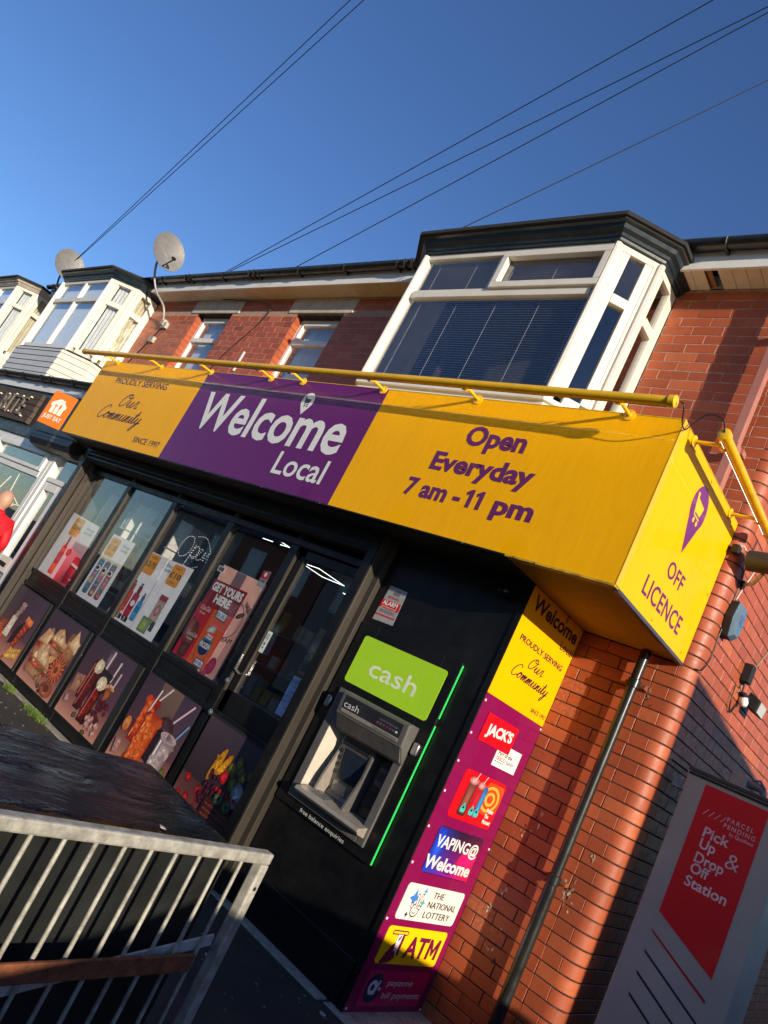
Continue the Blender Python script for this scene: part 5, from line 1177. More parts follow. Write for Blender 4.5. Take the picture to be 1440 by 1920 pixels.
# ================================================================== CASH MACHINE
atm = thing('cash_machine', 'grey wall cash machine with lime green cash sign and green LED edging', 'cash machine', (-2.95, YF, .75))
YA = YF - .024
surround = MB()
rx0, rx1, rz0, rz1 = -3.235, -2.665, .87, 1.53      # opening
surround.box(-3.40, rx0, YA, YF - .001, .755, 2.0); surround.box(rx1, -2.525, YA, YF - .001, .755, 2.0); surround.box(rx0, rx1, YA, YF - .001, rz1, 2.0); surround.box(rx0, rx1, YA, YF - .001, .755, rz0)
surround.build('surround', M_black, atm, bevel=.004)
P_ = [front(YA).at(a, b_, .0005) for a, b_ in rect(-2.955, 1.757, .725, .325, 0, .022)]; MB().prism(P_, (0, -.0025, 0)).build('cash_sign', M_green, atm)
fg = front(YA - .003); text(fg, atm, 'cash', -3.158, -2.750, 1.690, .083 * 1.35, mat('pale_lettering', (.80, .88, .62), .5), .0006, bold=.008)
bz = MB(); t_ = .05; y0, y1 = YA - .02, YA - .001
bz.box(-3.30, rx0, y0, y1, .815, 1.545); bz.box(rx1, -2.605, y0, y1, .815, 1.545); bz.box(rx0, rx1, y0, y1, .815, rz0); bz.build('bezel', M_atm, atm, bevel=.006)
# tapered recess
rc = MB(); f4 = [(rx0, YA - .018, rz0), (rx1, YA - .018, rz0), (rx1, YA - .018, rz1), (rx0, YA - .018, rz1)]; b4 = [(rx0 + .10, YF + .13, rz0 + .05), (rx1 - .03, YF + .13, rz0 + .05), (rx1 - .03, YF + .13, rz1 - .05), (rx0 + .10, YF + .13, rz1 - .05)]
rc.quad(f4[0], f4[3], b4[3], b4[0], 0); rc.quad(f4[1], b4[1], b4[2], f4[2], 1); rc.quad(f4[2], b4[2], b4[3], f4[3], 1); rc.quad(f4[0], b4[0], b4[1], f4[1], 1); rc.quad(*b4, 1); rc.build('recess', [M_atm2, M_atmd], atm)
# fascia inside: screen block, curved beige cheek, right card block
sb = MB(); sb.prism([(-3.12, YF + .10, .93), (-3.12, YF + .10, 1.40), (-3.12, YF - .005, 1.40), (-3.12, YF - .005, 1.30), (-3.12, YF + .075, .96), (-3.12, YF + .06, .93)], (.26, 0, 0)); sb.build('screen_surround', M_atm, atm, bevel=.006)
def tiltface(x0, y, z0, ang): return Face((x0, y, z0), (1, 0, 0), (0, -math.sin(R_(ang)), math.cos(R_(ang))), (0, -math.cos(R_(ang)), -math.sin(R_(ang))))
tf = tiltface(-3.12, YF + .075, .96, 13.3)
def onface(f, u0, u1, v0, v1, d, m, nm, par, bv=.0): return MB().prism([f.at(u0, v0, .0), f.at(u1, v0, .0), f.at(u1, v1, .0), f.at(u0, v1, .0)], f.n * d).build(nm, m, par, bevel=bv)
scr = onface(tf, .055, .235, .09, .28, .004, M_screen, 'screen', atm)
for k in range(4): onface(tf, .018, .043, .11 + k * .045, .133 + k * .045, .008, M_guide, 'key', atm, .002)
onface(tf, .02, .24, .295, .325, .003, M_atmd, 'card_logos', atm); onface(tf, .03, .15, .0, .07, .004, M_atm2, 'cheek_plate', atm, .002)
ck = MB(); pts = [(YF - .02, 1.42), (YF + .09, 1.42), (YF + .10, .93), (YF - .03, .93), (YF - .02, 1.02), (YF + .02, 1.20), (YF + .015, 1.33)]
ck.prism([(-3.135, y, z) for y, z in pts], (.016, 0, 0)); ck.build('curved_cheek', M_atm2, atm)
ck = MB(); ck.prism([(-2.86, y, z) for y, z in ((YF - .05, .92), (YF + .08, .92), (YF + .08, 1.38), (YF + .0, 1.38), (YF + .0, 1.12))], (.015, 0, 0)); ck.build('divider', M_atm, atm)
rb = MB().box(-2.843, rx1 - .035, YF + .07, YF + .12, .93, 1.40).build('card_unit', M_atmd, atm, bevel=.005)
MB().box(-2.80, -2.74, YF + .055, YF + .0695, 1.13, 1.24).build('card_reader', M_atm, atm, bevel=.004); MB().box(-2.79, -2.75, YF + .050, YF + .0545, 1.16, 1.21).build('reader_label', M_guide, atm)
MB().box(-2.82, -2.71, YF + .052, YF + .0695, .99, 1.08).build('cash_slot', M_blackm, atm, bevel=.004); MB().box(-2.82, -2.73, YF + .05, YF + .0695, 1.28, 1.31).build('receipt_slot', M_blackm, atm, bevel=.004)
# shelf
shf = MB(); shf.prism([(-3.20, YF + .09, .93), (-3.20, YF - .02, .925), (-3.20, YF - .115, .905), (-3.20, YF - .125, .885), (-3.20, YF - .105, .868), (-3.20, YF - .02, .855), (-3.20, YF + .09, .86)], (.575, 0, 0)); shf.build('shelf', M_atm2, atm, bevel=.005)
for r_ in range(4):
    for c_ in range(4):
        x = -3.10 + c_ * .034; y = YF - .075 + r_ * .026; z = .9345 - (.0045 * 0) + (y - YF + .02) * .05 * 0
        z = .925 + (y - (YF - .02)) * (.02 / .095) if y < YF - .02 else .926
        MB().box(x, x + .026, y, y + .019, z, z + .006).build('keypad_key', M_steel, atm)
# hood
hd = MB(); prof = [(YA - .018, 1.545), (YA - .075, 1.548), (YA - .118, 1.535), (YA - .105, 1.40), (YA - .085, 1.385), (YA - .018, 1.30)]
hd.prism([(-3.17, y, z) for y, z in prof], (.575, 0, 0)); hood = hd.build('hood', M_atm, atm, bevel=.01)
hf = Face((-3.15, YA - .1185, 1.405), (1, 0, 0), (0, -.1, 1), (0, -1, -.1)); hf.o.y += .013
onface(hf, .02, .515, .012, .118, .002, M_atmd, 'hood_panel', atm)
onface(Face(hf.at(0, 0, .002), hf.u, hf.v, hf.n), .02, .515, .014, .036, .0012, M_atm2, 'silver_stripe', atm)
hf2 = Face(hf.at(0, 0, .0035), hf.u, hf.v, hf.n)
text(hf2, atm, 'cash', .03, .16, .048, .040, M_whl, .0004); prnt(hf2, atm, 'card_logos', [(rect(.33 + k * .026, .062, .018, .012), c) for k, c in enumerate(((150, 60, 70), (90, 90, 110), (110, 70, 60), (120, 50, 90), (130, 60, 80), (80, 80, 110), (220, 220, 220)))] + [(rect(.41, .082 + .006 * k, .16, .002), (120, 120, 120)) for k in range(2)], .0004)
text(hf2, atm, 'Additional LINK mark', .30, .50, .019, .009, M_atmd, .0006)
hl = MB(); c = []
for k in range(25):
    u = k / 24; c.append((-3.15 + .535 * u, YA - .093 + .045, 1.36 - .02 * math.sin(u * 6.3)))
hl2 = MB(); hl2.prism([(-3.16, YA - .100, 1.398), (-3.16, YA - .085, 1.386), (-3.16, YA - .03, 1.322), (-3.16, YA - .045, 1.318)], (.555, 0, 0)); hl2.build('hood_underside', mat('atm_satin', (.22, .21, .20), .3, .5), atm, bevel=.004)
text(front(YA - .0005), atm, 'free balance enquiries', -3.158, -2.752, .775 - .008, .022 * 1.1, M_whl, .0006)
for x in (-3.345, -2.565):
    kn = MB(); kn.prism([(x + a, YA - .001, 1.43 + b_) for a, b_ in rect(0, 0, .045, .075, 0, .014)], (0, -.022, 0)); kn.build('chrome_lock', M_steel, atm, bevel=.006, smooth=True)
M_gled = emis('green_led', (.01, 1.0, .14), .9)
for (x, z0, z1) in ((-2.519, .765, 1.60), (-2.519, 1.645, 1.985)):
    d_ = MB(); z = z0
    while z < z1: d_.box(x - .002, x + .003, YA + .004, YA + .010, z, z + .007); z += .011
    d_.build('green_led_strip', M_gled, atm)
    MB().box(x - .0045, x - .0032, YA + .002, YA + .014, z0, z1).build('led_profile', M_steel, atm)
# ================================================================== PIPES
pp = thing('downpipe', 'black round cast iron downpipe on the brick beside the strip sign', 'drainpipe', (-1.835, -.08, 0))
MB().tube([(-1.835, -.075, .0), (-1.835, -.075, 2.585)], .0315, 20).build('pipe', M_pipe, pp, smooth=True)
for z in (2.37, 1.145):
    MB()._lathe(Vector((-1.835, -.075, z - .03)), Vector((0, 0, 1)), [(0, .032), (.004, .039), (.05, .039), (.056, .032)], 20, 0).build('collar', M_pipe, pp, smooth=True)
    MB().box(-1.90, -1.77, -.05, .0, z - .012, z + .012).build('bracket', M_rust, pp, bevel=.003)
MB().tube([(-1.835, -.075, 1.10), (-1.835, -.075, .1)], .036, 20).build('lower_pipe', M_pipe, pp, smooth=True)
p2 = thing('square_downpipe', 'square salmon painted downpipe on the upper brick wall at the right edge', 'drainpipe', (-1.80, -.1, 3.5))
MB().box(-1.835, -1.770, -.135, -.07, 3.571, 5.40).build('pipe', M_pink, p2, bevel=.006)
MB().box(-1.842, -1.763, -.142, -.063, 4.02, 4.08).build('collar', M_pink, p2, bevel=.004)
for z in (4.05, 5.0): MB().box(-1.86, -1.745, -.069, .0, z - .02, z + .02).build('bracket', M_pink, p2)
rr = random.Random(11); sm_ = []
for (cx, cz, n, sp_) in ((-1.76, 1.09, 26, .045), (-2.12, .93, 8, .02), (-2.16, .80, 8, .015), (-2.06, 1.95, 5, .02), (-2.10, 1.30, 12, .06), (-1.76, 2.33, 12, .03), (-1.70, 1.35, 6, .02), (-2.05, .62, 8, .05)):
    for k in range(n):
        c = rr.choice([(190, 165, 140), (160, 130, 105), (60, 35, 28), (205, 185, 160)])
        sm_.append((ell(cx + rr.gauss(0, sp_ * .6), cz + rr.gauss(0, sp_), rr.uniform(.002, .008), rr.uniform(.002, .016), rr.uniform(-30, 30), 7), c))
smo = prnt(front(-.0022), house, 'paint_smear', sm_, .0, M_inkm)
# ================================================================== SIDE WALL FITTINGS
XW = XS
ab = thing('alarm_box', 'dark blue hexagonal burglar alarm box on the side brick wall', 'alarm', (XW, .45, 2.9))
AY, AZ_ = .185, 3.0
hx = [(AY + .080 * math.cos(R_(a)), AZ_ + .145 * math.sin(R_(a))) for a in (0, 55, 125, 180, 235, 305)]
MB().prism([(XW + .002, y, z) for y, z in hx], (.05, 0, 0)).build('back_box', M_blackm, ab, bevel=.006)
m_ = MB(); i0 = hx; i1 = [(AY + (y - AY) * .72, AZ_ + (z - AZ_) * .78) for y, z in hx]
for k in range(6):
    a, b_ = k, (k + 1) % 6; m_.quad((XW + .052, *i0[a]), (XW + .052, *i0[b_]), (XW + .085, *i1[b_]), (XW + .085, *i1[a]), 0)
m_.v += [Vector((XW + .085, y, z)) for y, z in i1]; m_.f.append(tuple(range(len(m_.v) - 6, len(m_.v)))); m_.m.append(0)
m_.build('cover', mat('blue_alarm_cover', (.10, .17, .25), .35, var=.15, scale=9, coat=.3), ab)
text(sidef(XW + .0855), ab, 'SC', AY - .04, AY + .04, AZ_ - .02, .06, M_blue, .001)
cable('white_cable', 'white cable running up the side wall from the alarm box', [(XW + .006, .19, 3.14), (XW + .006, .26, 3.28), (XW + .006, .46, 3.62), (XW + .006, .9, 4.3)], .005, M_cablew)
cable('flex_cable', 'grey cable from the floodlight sensor up the side wall', [(XW + .006, .86, 2.72), (XW + .006, .96, 2.86), (XW + .006, 1.25, 3.2), (XW + .006, 1.7, 3.75), (XW + .006, 2.1, 4.3)], .006, mat('grey_cable', (.25, .22, .2), .6))
fl = thing('floodlight', 'small black floodlight with sensor on the side brick wall', 'light', (XW, 1.1, 2.8))
MB().box(XW + .002, XW + .06, .82, .90, 2.80, 2.93).build('junction_box', M_blackm, fl, bevel=.005)
MB().tube([(XW + .03, .86, 2.80), (XW + .03, .88, 2.74), (XW + .05, .92, 2.72)], .006, 6).build('lead', M_cable, fl)
MB().box(XW + .01, XW + .05, .90, 1.10, 2.725, 2.745).build('bracket', M_blackm, fl, bevel=.003)
MB()._lathe(Vector((XW + .03, .95, 2.715)), Vector((.3, 0, -1)), [(0, .028), (.03, .032), (.055, .02), (.06, .001)], 14, 0).build('sensor', M_whitev, fl, smooth=True)
MB().prism([(XW + .02, 1.02, 2.70), (XW + .11, 1.02, 2.66), (XW + .12, 1.02, 2.75), (XW + .04, 1.02, 2.79)], (0, .20, 0)).build('lamp_body', M_blackm, fl, bevel=.005)
MB().prism([(XW + .112, 1.035, 2.668), (XW + .1215, 1.035, 2.745), (XW + .1235, 1.035, 2.745), (XW + .114, 1.035, 2.668)], (0, .17, 0)).build('lens', mat('lamp_lens', (.5, .48, .42), .2), fl)
cable('loose_cable', 'loose black cable hanging in a loop below the floodlight', [(XW + .01, .76, 2.74), (XW + .02, .74, 2.66), (XW + .02, .76, 2.60), (XW + .012, .84, 2.57), (XW + .012, .93, 2.66), (XW + .012, 1.0, 2.70)], .005)
cc = thing('security_camera', 'dark cylindrical security camera on the side wall at the right edge', 'camera', (XW, .2, 3.45))
cd = Vector((.9, -.25, -.1)).normalized()
cd = Vector((.95, -.10, .03)).normalized(); MB().tube([Vector((-1.50, .03, 3.355)), Vector((-1.50, .03, 3.355)) + cd * .34], .066, 22).build('camera_body', mat('dark_grey_camera', (.035, .036, .036), .45), cc, smooth=True)
MB().tube([Vector((XW + .002, .20, 3.25)), Vector((XW + .08, .14, 3.25)), Vector((XW + .14, .06, 3.30))], .012, 8).build('bracket', M_cablew, cc)
MB()._lathe(Vector((XW + .002, .20, 3.25)), Vector((1, 0, 0)), [(0, .03), (.015, .03), (.02, .015)], 14, 0).build('mount', M_blackm, cc, smooth=True)
sb_ = thing('sensor_box', 'small black box at the back corner of the sign by the brick corner', 'sensor', (-1.60, -.02, 3.35))
MB().box(-1.605, -1.56, -.04, .02, 3.365, 3.42).build('box', M_blackm, sb_, bevel=.005); MB().tube([(-1.575, -.01, 3.421), (-1.55, .0, 3.43), (-1.52, .05, 3.39), (-1.53, .10, 3.38), (XW + .006, .15, 3.46)], .006, 8).build('lead', M_cablew, sb_, smooth=True)
dc = thing('dome_camera', 'small black camera under the sign above the strip sign', 'camera', (-2.45, YF, 2.5))
MB()._lathe(Vector((-2.46, YF - .004, 2.50)), Vector((0, -1, -.2)), [(0, .04), (.02, .042), (.05, .042), (.07, .03), (.085, .012), (.087, .001)], 18, 0).build('camera_body', M_black, dc, smooth=True)
# ================================================================== PARCEL LOCKER
YL = .10; lx0, lx1, lz1 = -1.417, -.857, 2.042
lk = thing('parcel_locker', 'tall grey parcel locker with red Pick Up and Drop Off Station panel', 'locker', (-1.14, YL, 0))
MB().box(lx0, lx1, YL, YL + .42, 0, lz1).build('cabinet', M_locker, lk, bevel=.006)
MB().box(lx0 - .008, lx1 + .008, YL - .008, YL + .43, lz1 + .001, lz1 + .022).build('lid', mat('dark_lid', (.06, .065, .07), .4), lk, bevel=.004)
MB().box(lx0 + .003, lx1 - .003, YL - .004, YL - .0005, lz1 - .020, lz1 - .006).build('seam', M_blackm, lk)
fl_ = front(YL - .0)
prnt(fl_, lk, 'red_panel', [([(-1.310, 1.275), (-.969, 1.11), (-.969, 2.002), (-1.310, 2.002)], (214, 16, 26), (212, 15, 25)), ([(-1.315, 1.178), (-1.306, 1.163), (-.962, .993), (-.968, 1.010)], (176, 16, 34)), ([(-1.313, 1.068), (-1.306, 1.052), (-.965, .882), (-.972, .898)], (26, 34, 48)), ([(-1.313, .955), (-1.306, .938), (-.965, .768), (-.972, .784)], (26, 34, 48)), ([(-1.313, .842), (-1.306, .825), (-1.0, .67), (-1.007, .686)], (26, 34, 48))])
M_lt = mat('pale_pink_letter', (.75, .62, .64), .5)
for k in range(4): prnt(fl_, lk, 'slash', [(rect(-1.262 + k * .032, 1.862, .004, .042, -32), (225, 180, 185))], .002)
text(fl_, lk, 'PARCEL', -1.148, -1.01, 1.862, .024, M_lt, .002, sp=1.3); text(fl_, lk, 'PENDING', -1.155, -.992, 1.826, .024, M_lt, .002, sp=1.3); text(fl_, lk, 'by Quadient', -1.115, -.992, 1.798, .018, M_lt, .002)
for s_, a, b_, v in (('Pick', -1.238, -1.10, 1.735), ('Up', -1.236, -1.152, 1.672), ('Drop', -1.236, -1.082, 1.595), ('Off', -1.238, -1.14, 1.535), ('Station', -1.243, -1.022, 1.462)): text(fl_, lk, s_, a, b_, v, .054, M_lt, .002, bold=.018)
text(fl_, lk, '&', -1.088, -1.020, 1.640, .078, M_lt, .002, bold=-.01)
br_ = MB().box(-1.50, -1.418, YL + .04, YL + .09, 1.92, 1.99).build('wall_bracket', M_steel, lk, bevel=.004)
MB().tube([(-1.55, YL + .07, 2.06), (-1.44, YL + .05, 2.03)], .006, 6).build('stay', M_cable, lk)
jb = thing('junction_box', 'small grey electrical box with cable gland on top of the locker', 'electrical box', (-1.13, YL + .2, 2.065))
MB().box(-1.24, -1.15, YL + .12, YL + .20, 2.065, 2.145).build('box', mat('grey_box', (.30, .30, .29), .5), jb, bevel=.005)
MB().tube([(-1.15, YL + .16, 2.11), (-1.12, YL + .16, 2.12), (-1.07, YL + .16, 2.11), (-1.05, YL + .16, 2.07)], [.022, .028, .022, .012], 12).build('cable_gland', mat('grey_gland', (.16, .16, .17), .4), jb, smooth=True)
MB().tube([(-1.13, YL + .14, 2.14), (-1.09, YL + .14, 2.15), (-1.06, YL + .14, 2.12)], .007, 8).build('blue_cable', M_blue, jb, smooth=True)
# ================================================================== BARRIER AND BLACK BOX
barr = thing('street_barrier', 'galvanised steel pedestrian barrier panel beside the black box', 'barrier', (-1.66, -3.1, 0))
A0 = Vector((-1.598, -3.54, 0)); A1 = Vector((-1.705, -2.555, 0)); dB = (A1 - A0).normalized(); A00 = A0 - dB * .75
zr = .985
MB().bar(A00 + Vector((0, 0, zr)), A1 + dB * .02 + Vector((0, 0, zr)), .040, .036).build('top_rail', M_galv, barr, bevel=.006)
MB().bar(A1 + Vector((0, 0, .05)), A1 + Vector((0, 0, zr - .0185)), .04, .04, up=dB).build('end_post', M_galv, barr, bevel=.006)
MB().bar(A00 + Vector((0, 0, .05)), A00 + Vector((0, 0, zr - .0185)), .04, .04, up=dB).build('end_post', M_galv, barr, bevel=.006)
MB().bar(A00 + dB * .021 + Vector((0, 0, .16)), A1 - dB * .021 + Vector((0, 0, .16)), .034, .034).build('bottom_rail', M_galv, barr, bevel=.005)
s0 = Vector((-1.745, -2.534, 0)) - A1; 
k = 1
while k * .0975 + .03 < (A1 - A00).length - .05:
    p = A1 - dB * (k * .0975 + .005); MB().tube([p + Vector((0, 0, .178)), p + Vector((0, 0, zr - .018))], .0064, 10).build('bar', M_galv, barr, smooth=True); k += 1
nB = Vector((-dB.y, dB.x, 0)); 
if nB.x < 0: nB = -nB
rb = MB().bar(A1 - dB * .13 + nB * .022 + Vector((0, 0, .66)), A00 + dB * .05 + nB * .022 + Vector((0, 0, .632)), .012, .052).build('rusty_bar', M_rust, barr, bevel=.003); rb['label'] = 'rusty brown flat bar'
wb_ = MB().bar(A1 - nB * .018 - dB * .03 + Vector((0, 0, .706)), A00 - nB * .018 + Vector((0, 0, .40)), .008, .035).build('diagonal_brace', M_wpaint, barr, bevel=.002)
for f_ in (A1, A00): MB().bar(f_ - nB * .25 + Vector((0, 0, .025)), f_ + nB * .25 + Vector((0, 0, .025)), .05, .05).build('foot', M_galv, barr, bevel=.005)
MB().tube([A1 + nB * .0195 + Vector((0, 0, .89)), A1 + nB * .0215 + Vector((0, 0, .89))], .007, 10).build('bolt_hole', M_blackm, barr)
bx = thing('black_box', 'large glossy black plastic storage box with wet wrinkled lid behind the barrier', 'storage box', (-2.1, -3.3, 0))
b4 = [(-1.80, -2.60), (-2.47, -2.52), (-2.32, -4.5), (-1.65, -4.5)]
MB().prism([(x, y, .02) for x, y in b4], (0, 0, .91)).build('body', M_bin, bx, bevel=.01)
lid = bmesh.new(); nx, ny = 28, 60; rnd = random.Random(3)
vs = []
for j_ in range(ny + 1):
    for i_ in range(nx + 1):
        a, b_ = i_ / nx, j_ / ny
        xl = b4[1][0] + (b4[2][0] - b4[1][0]) * b_; xr = b4[0][0] + (b4[3][0] - b4[0][0]) * b_; yl = b4[1][1] + (b4[2][1] - b4[1][1]) * b_; yr = b4[0][1] + (b4[3][1] - b4[0][1]) * b_
        x = xl - .02 + (xr - xl + .04) * a; y = yl + (yr - yl) * a + .02 * (1 - 2 * b_) * 0
        from mathutils import noise as mn
        z = .965 + .006 * mn.noise(Vector((x * 7, y * 3, 1))) + .003 * abs(mn.noise(Vector((x * 16, y * 7, 5)))) + .0012 * mn.noise(Vector((x * 50, y * 18, 2)))
        if i_ in (0, nx) or j_ in (0, ny): z = .955
        vs.append(lid.verts.new((x - ROOT[bx.name].x, y - ROOT[bx.name].y, z)))
for j_ in range(ny):
    for i_ in range(nx): q = j_ * (nx + 1) + i_; lid.faces.new((vs[q], vs[q + 1], vs[q + nx + 2], vs[q + nx + 1]))
bmesh.ops.recalc_face_normals(lid, faces=lid.faces)
me = bpy.data.meshes.new('lid'); lid.to_mesh(me); lid.free(); me.materials.append(M_wet); me.shade_smooth()
if me.polygons[0].normal.z < 0: me.flip_normals()
o = bpy.data.objects.new('lid', me); COL.objects.link(o); o.parent = bx
MB().prism([(b4[0][0] + .02, b4[0][1], .925), (b4[1][0] - .02, b4[1][1], .925), (b4[2][0] - .02, b4[2][1], .925), (b4[3][0] + .02, b4[3][1], .925)], (0, 0, .030)).build('lid_rim', M_bin, bx, bevel=.004)
# crumbs and a leaf on the box
for (x, y, s_, lb) in ((-1.80, -2.92, .018, 'small dry leaf on the black box lid near the barrier'), (-2.05, -2.72, .014, 'dark leaf scrap in the middle of the black box lid')):
    m_ = MB(); m_.prism([(x - s_, y, .972), (x, y - s_ * .4, .972), (x + s_, y + s_ * .2, .972), (x, y + s_ * .5, .972)], (0, 0, .003)); tag(m_.build('leaf', M_junk if x > -1.9 else M_blackm), lb, 'leaf')
tag(MB().tube([(-1.76, -2.72, .973), (-1.77, -2.70, .975), (-1.775, -2.66, .973)], .003, 6).build('twig', M_junk), 'pale twig on the black box lid near the corner', 'twig')
# ================================================================== SATELLITE DISHES
def dish(loc, facing, label, post):
    t = thing('satellite_dish', label, 'satellite dish', loc, 'satellite dishes on the bay roofs')
    L = Vector(loc); f = Vector(facing).normalized(); rt = f.cross(Vector((0, 0, 1))).normalized(); up = rt.cross(f)
    m_ = MB(); R0, R1 = .27, .30; rings = 7; n = 28; b0 = 0
    for back in (0, 1):
        base = len(m_.v)
        for k in range(rings + 1):
            q = k / rings
            for j_ in range(n):
                a = 2 * math.pi * j_ / n; m_.v.append(L + rt * (R0 * q * math.cos(a)) + up * (R1 * q * math.sin(a)) + f * (.07 * q * q - back * .006))
        for k in range(rings):
            for j_ in range(n):
                a = base + k * n + j_; b_ = base + k * n + (j_ + 1) % n; m_.f.append((a, b_, b_ + n, a + n)); m_.m.append(0)
    for j_ in range(n):
        a = rings * n + j_; b_ = rings * n + (j_ + 1) % n; c = (rings + 1) * n; m_.f.append((a, b_, b_ + c, a + c)); m_.m.append(0)
    m_.build('reflector', M_dish, t, smooth=True)
    tip = L + f * .33 - up * .22
    MB().tube([L - up * R1 * .93 + f * .05, tip], .010, 8).build('feed_arm', M_blackm, t)
    MB().tube([tip - f * .02 + up * .0, tip - f * .08 + up * .045], [.028, .022], 12).build('receiver', M_blackm, t)
    MB().bar(L - f * .008, L - f * .07 - up * .02, .06, .09, up=up).build('back_bracket', M_galv, t)
    pst = [L - f * .07 - up * .02] + [Vector(p) for p in post]
    MB().tube(catmull(pst, 5), .017, 10).build('pole', mat('grey_pole', (.38, .37, .35), .5, .5), t, smooth=True)
    e = Vector(post[-1]); MB().box(e.x - .04, e.x + .04, e.y - .02, e.y + .05, e.z - .05, e.z + .05).build('wall_plate', M_galv, t)
    return t
dish((-10.52, -.55, 5.90), (.97, .02, .25), 'grey satellite dish on a bent pole at the right of the left bay roof', [(-10.62, -.55, 5.72), (-10.72, -.42, 5.55), (-10.66, -.30, 5.38), (-10.50, -.16, 5.22), (-10.48, -.05, 5.02)])
dish((-13.85, -.62, 5.78), (.97, .02, .25), 'grey satellite dish between the two left bays', [(-13.98, -.6, 5.6), (-14.1, -.5, 5.42), (-14.05, -.3, 5.22), (-13.95, -.15, 5.1), (-13.9, -.0, 5.0)])
for (x, z, lb) in ((-10.42, 4.98, 'upper grey cable box below the right satellite dish'), (-10.55, 4.72, 'lower grey cable box below the right satellite dish')):
    tag(MB().box(x - .07, x + .07, -.05, .0, z - .05, z + .05).build('cable_box', M_galv, bevel=.006), lb, 'cable box')
cable('dish_cables', 'bundle of cables running down the brick under the right satellite dish', [(-10.46, -.02, 5.0), (-10.58, -.02, 4.75), (-10.75, -.02, 4.45), (-10.95, -.02, 4.1)], .010, M_cable)
cable('wall_cable', 'thin cable drooping down the brick between the two small windows', [(-9.25, -.03, 5.45), (-8.1, -.03, 5.35), (-8.05, -.02, 5.1), (-8.4, -.02, 4.6), (-8.6, -.02, 4.2)], .006, M_cable)
# a length of white trunking left on the brick
tag(MB().box(-8.05, -8.02, -.014, .0, 4.33, 4.62).build('trunking', M_whitev), 'short strip of white trunking on the brick between the small windows', 'trunking')
# ================================================================== OVERHEAD WIRES
wires = [((-7.116, -1.66, 8.3), (-13.235, -.75, 5.744), 'left one of the pair going to the far dish'), ((-6.94, -1.605, 8.3), (-13.163, -.75, 5.774), 'right one of the pair going to the far dish'),
         ((-3.344, -.484, 8.3), (-9.50, -.28, 5.50), 'uppermost of the group reaching the gutter'), ((-2.884, -.302, 8.3), (-9.42, -.30, 5.50), 'middle one of the group reaching the gutter'),
         ((-2.894, -.246, 8.3), (-7.80, -.3, 5.525), 'lowest one of the group reaching the gutter'), ((-3.016, .408, 8.3), (-4.632, -.75, 5.52), 'single one ending on the big bay roof')]
for a, b_, lb in wires:
    a, b_ = Vector(a), Vector(b_); e = a + (a - b_) * .6; L = (e - b_).length; P = []
    for k in range(25):
        q = k / 24; p = b_.lerp(e, q); p.z -= .010 * L * 4 * q * (1 - q) * .35; P.append(p)
    tag(MB().tube(P, .0052, 6).build('overhead_wire', M_cable, smooth=True), 'black overhead wire, ' + lb, 'wire', 'overhead wires')
# ================================================================== PERSON
per = thing('person', 'bald person in a red jacket with white stripes at the left edge', 'person', (-8.80, -1.2, 0))
def skinbody(name, J, E, root, m, par, sub=2):
    me = bpy.data.meshes.new(name); me.from_pydata([Vector(j[0]) for j in J], E, []); me.materials.append(m)
    o = bpy.data.objects.new(name, me); COL.objects.link(o); o.parent = par
    s_ = o.modifiers.new('skin', 'SKIN'); s_.use_smooth_shade = True
    for v, j in zip(me.skin_vertices[0].data, J): v.radius = (j[1], j[2] if len(j) > 2 else j[1])
    me.skin_vertices[0].data[root].use_root = True
    u = o.modifiers.new('sub', 'SUBSURF'); u.levels = sub; u.render_levels = sub; return o
# local coords, person faces -x/-y; head over z 1.62
J = [((0, 0, .95), .15, .12), ((0, 0, 1.15), .15, .12), ((0, 0, 1.38), .18, .125), ((0, 0, 1.49), .088, .08), ((0, 0, 1.54), .068, .066),
     ((.0, -.19, 1.42), .07, .07), ((.04, -.24, 1.18), .055, .055), ((-.12, -.26, 1.02), .042, .042), ((.0, .19, 1.42), .07, .07), ((.04, .24, 1.18), .055, .055), ((-.12, .26, 1.02), .042, .042)]
E_ = [(0, 1), (1, 2), (2, 3), (3, 4), (2, 5), (5, 6), (6, 7), (2, 8), (8, 9), (9, 10)]
skinbody('jacket', J, E_, 0, M_jacket, per)
JL = [((0, 0, .95), .14, .12), ((0, -.09, .85), .095, .095), ((.0, -.1, .48), .065, .065), ((.03, -.1, .10), .045, .045), ((-.12, -.1, .04), .04, .035), ((0, .09, .85), .095, .095), ((.0, .1, .48), .065, .065), ((.03, .1, .10), .045, .045), ((-.12, .1, .04), .04, .035)]
skinbody('trousers', JL, [(0, 1), (1, 2), (2, 3), (3, 4), (0, 5), (5, 6), (6, 7), (7, 8)], 0, M_blackm, per)
hb = bmesh.new(); bmesh.ops.create_uvsphere(hb, u_segments=28, v_segments=20, radius=1)
for v in hb.verts:
    x, y, z = v.co; sc_ = 1 - .18 * max(0, -z); v.co = Vector((x * .105 * sc_, y * .082 * sc_, z * .128)) + Vector((-.01, 0, 1.625))
    if z < -.3 and x < 0: v.co.x -= .01
    if x < -.8 and abs(y) < .22 and -.35 < z < .05: v.co.x -= .028 * (1 - abs(y) / .22)
    if x < -.6 and .05 < z < .2 and .2 < abs(y) < .6: v.co.x += .008
me = bpy.data.meshes.new('head'); hb.to_mesh(me); hb.free(); me.shade_smooth(); me.materials.append(M_skin)
hd_ = bpy.data.objects.new('head', me); COL.objects.link(hd_); hd_.parent = per
MB().tube([Vector(per.location) + Vector((0, 0, 1.46)), Vector(per.location) + Vector((-.005, 0, 1.56))], [.062, .056], 14).build('neck', M_skin, per, smooth=True)
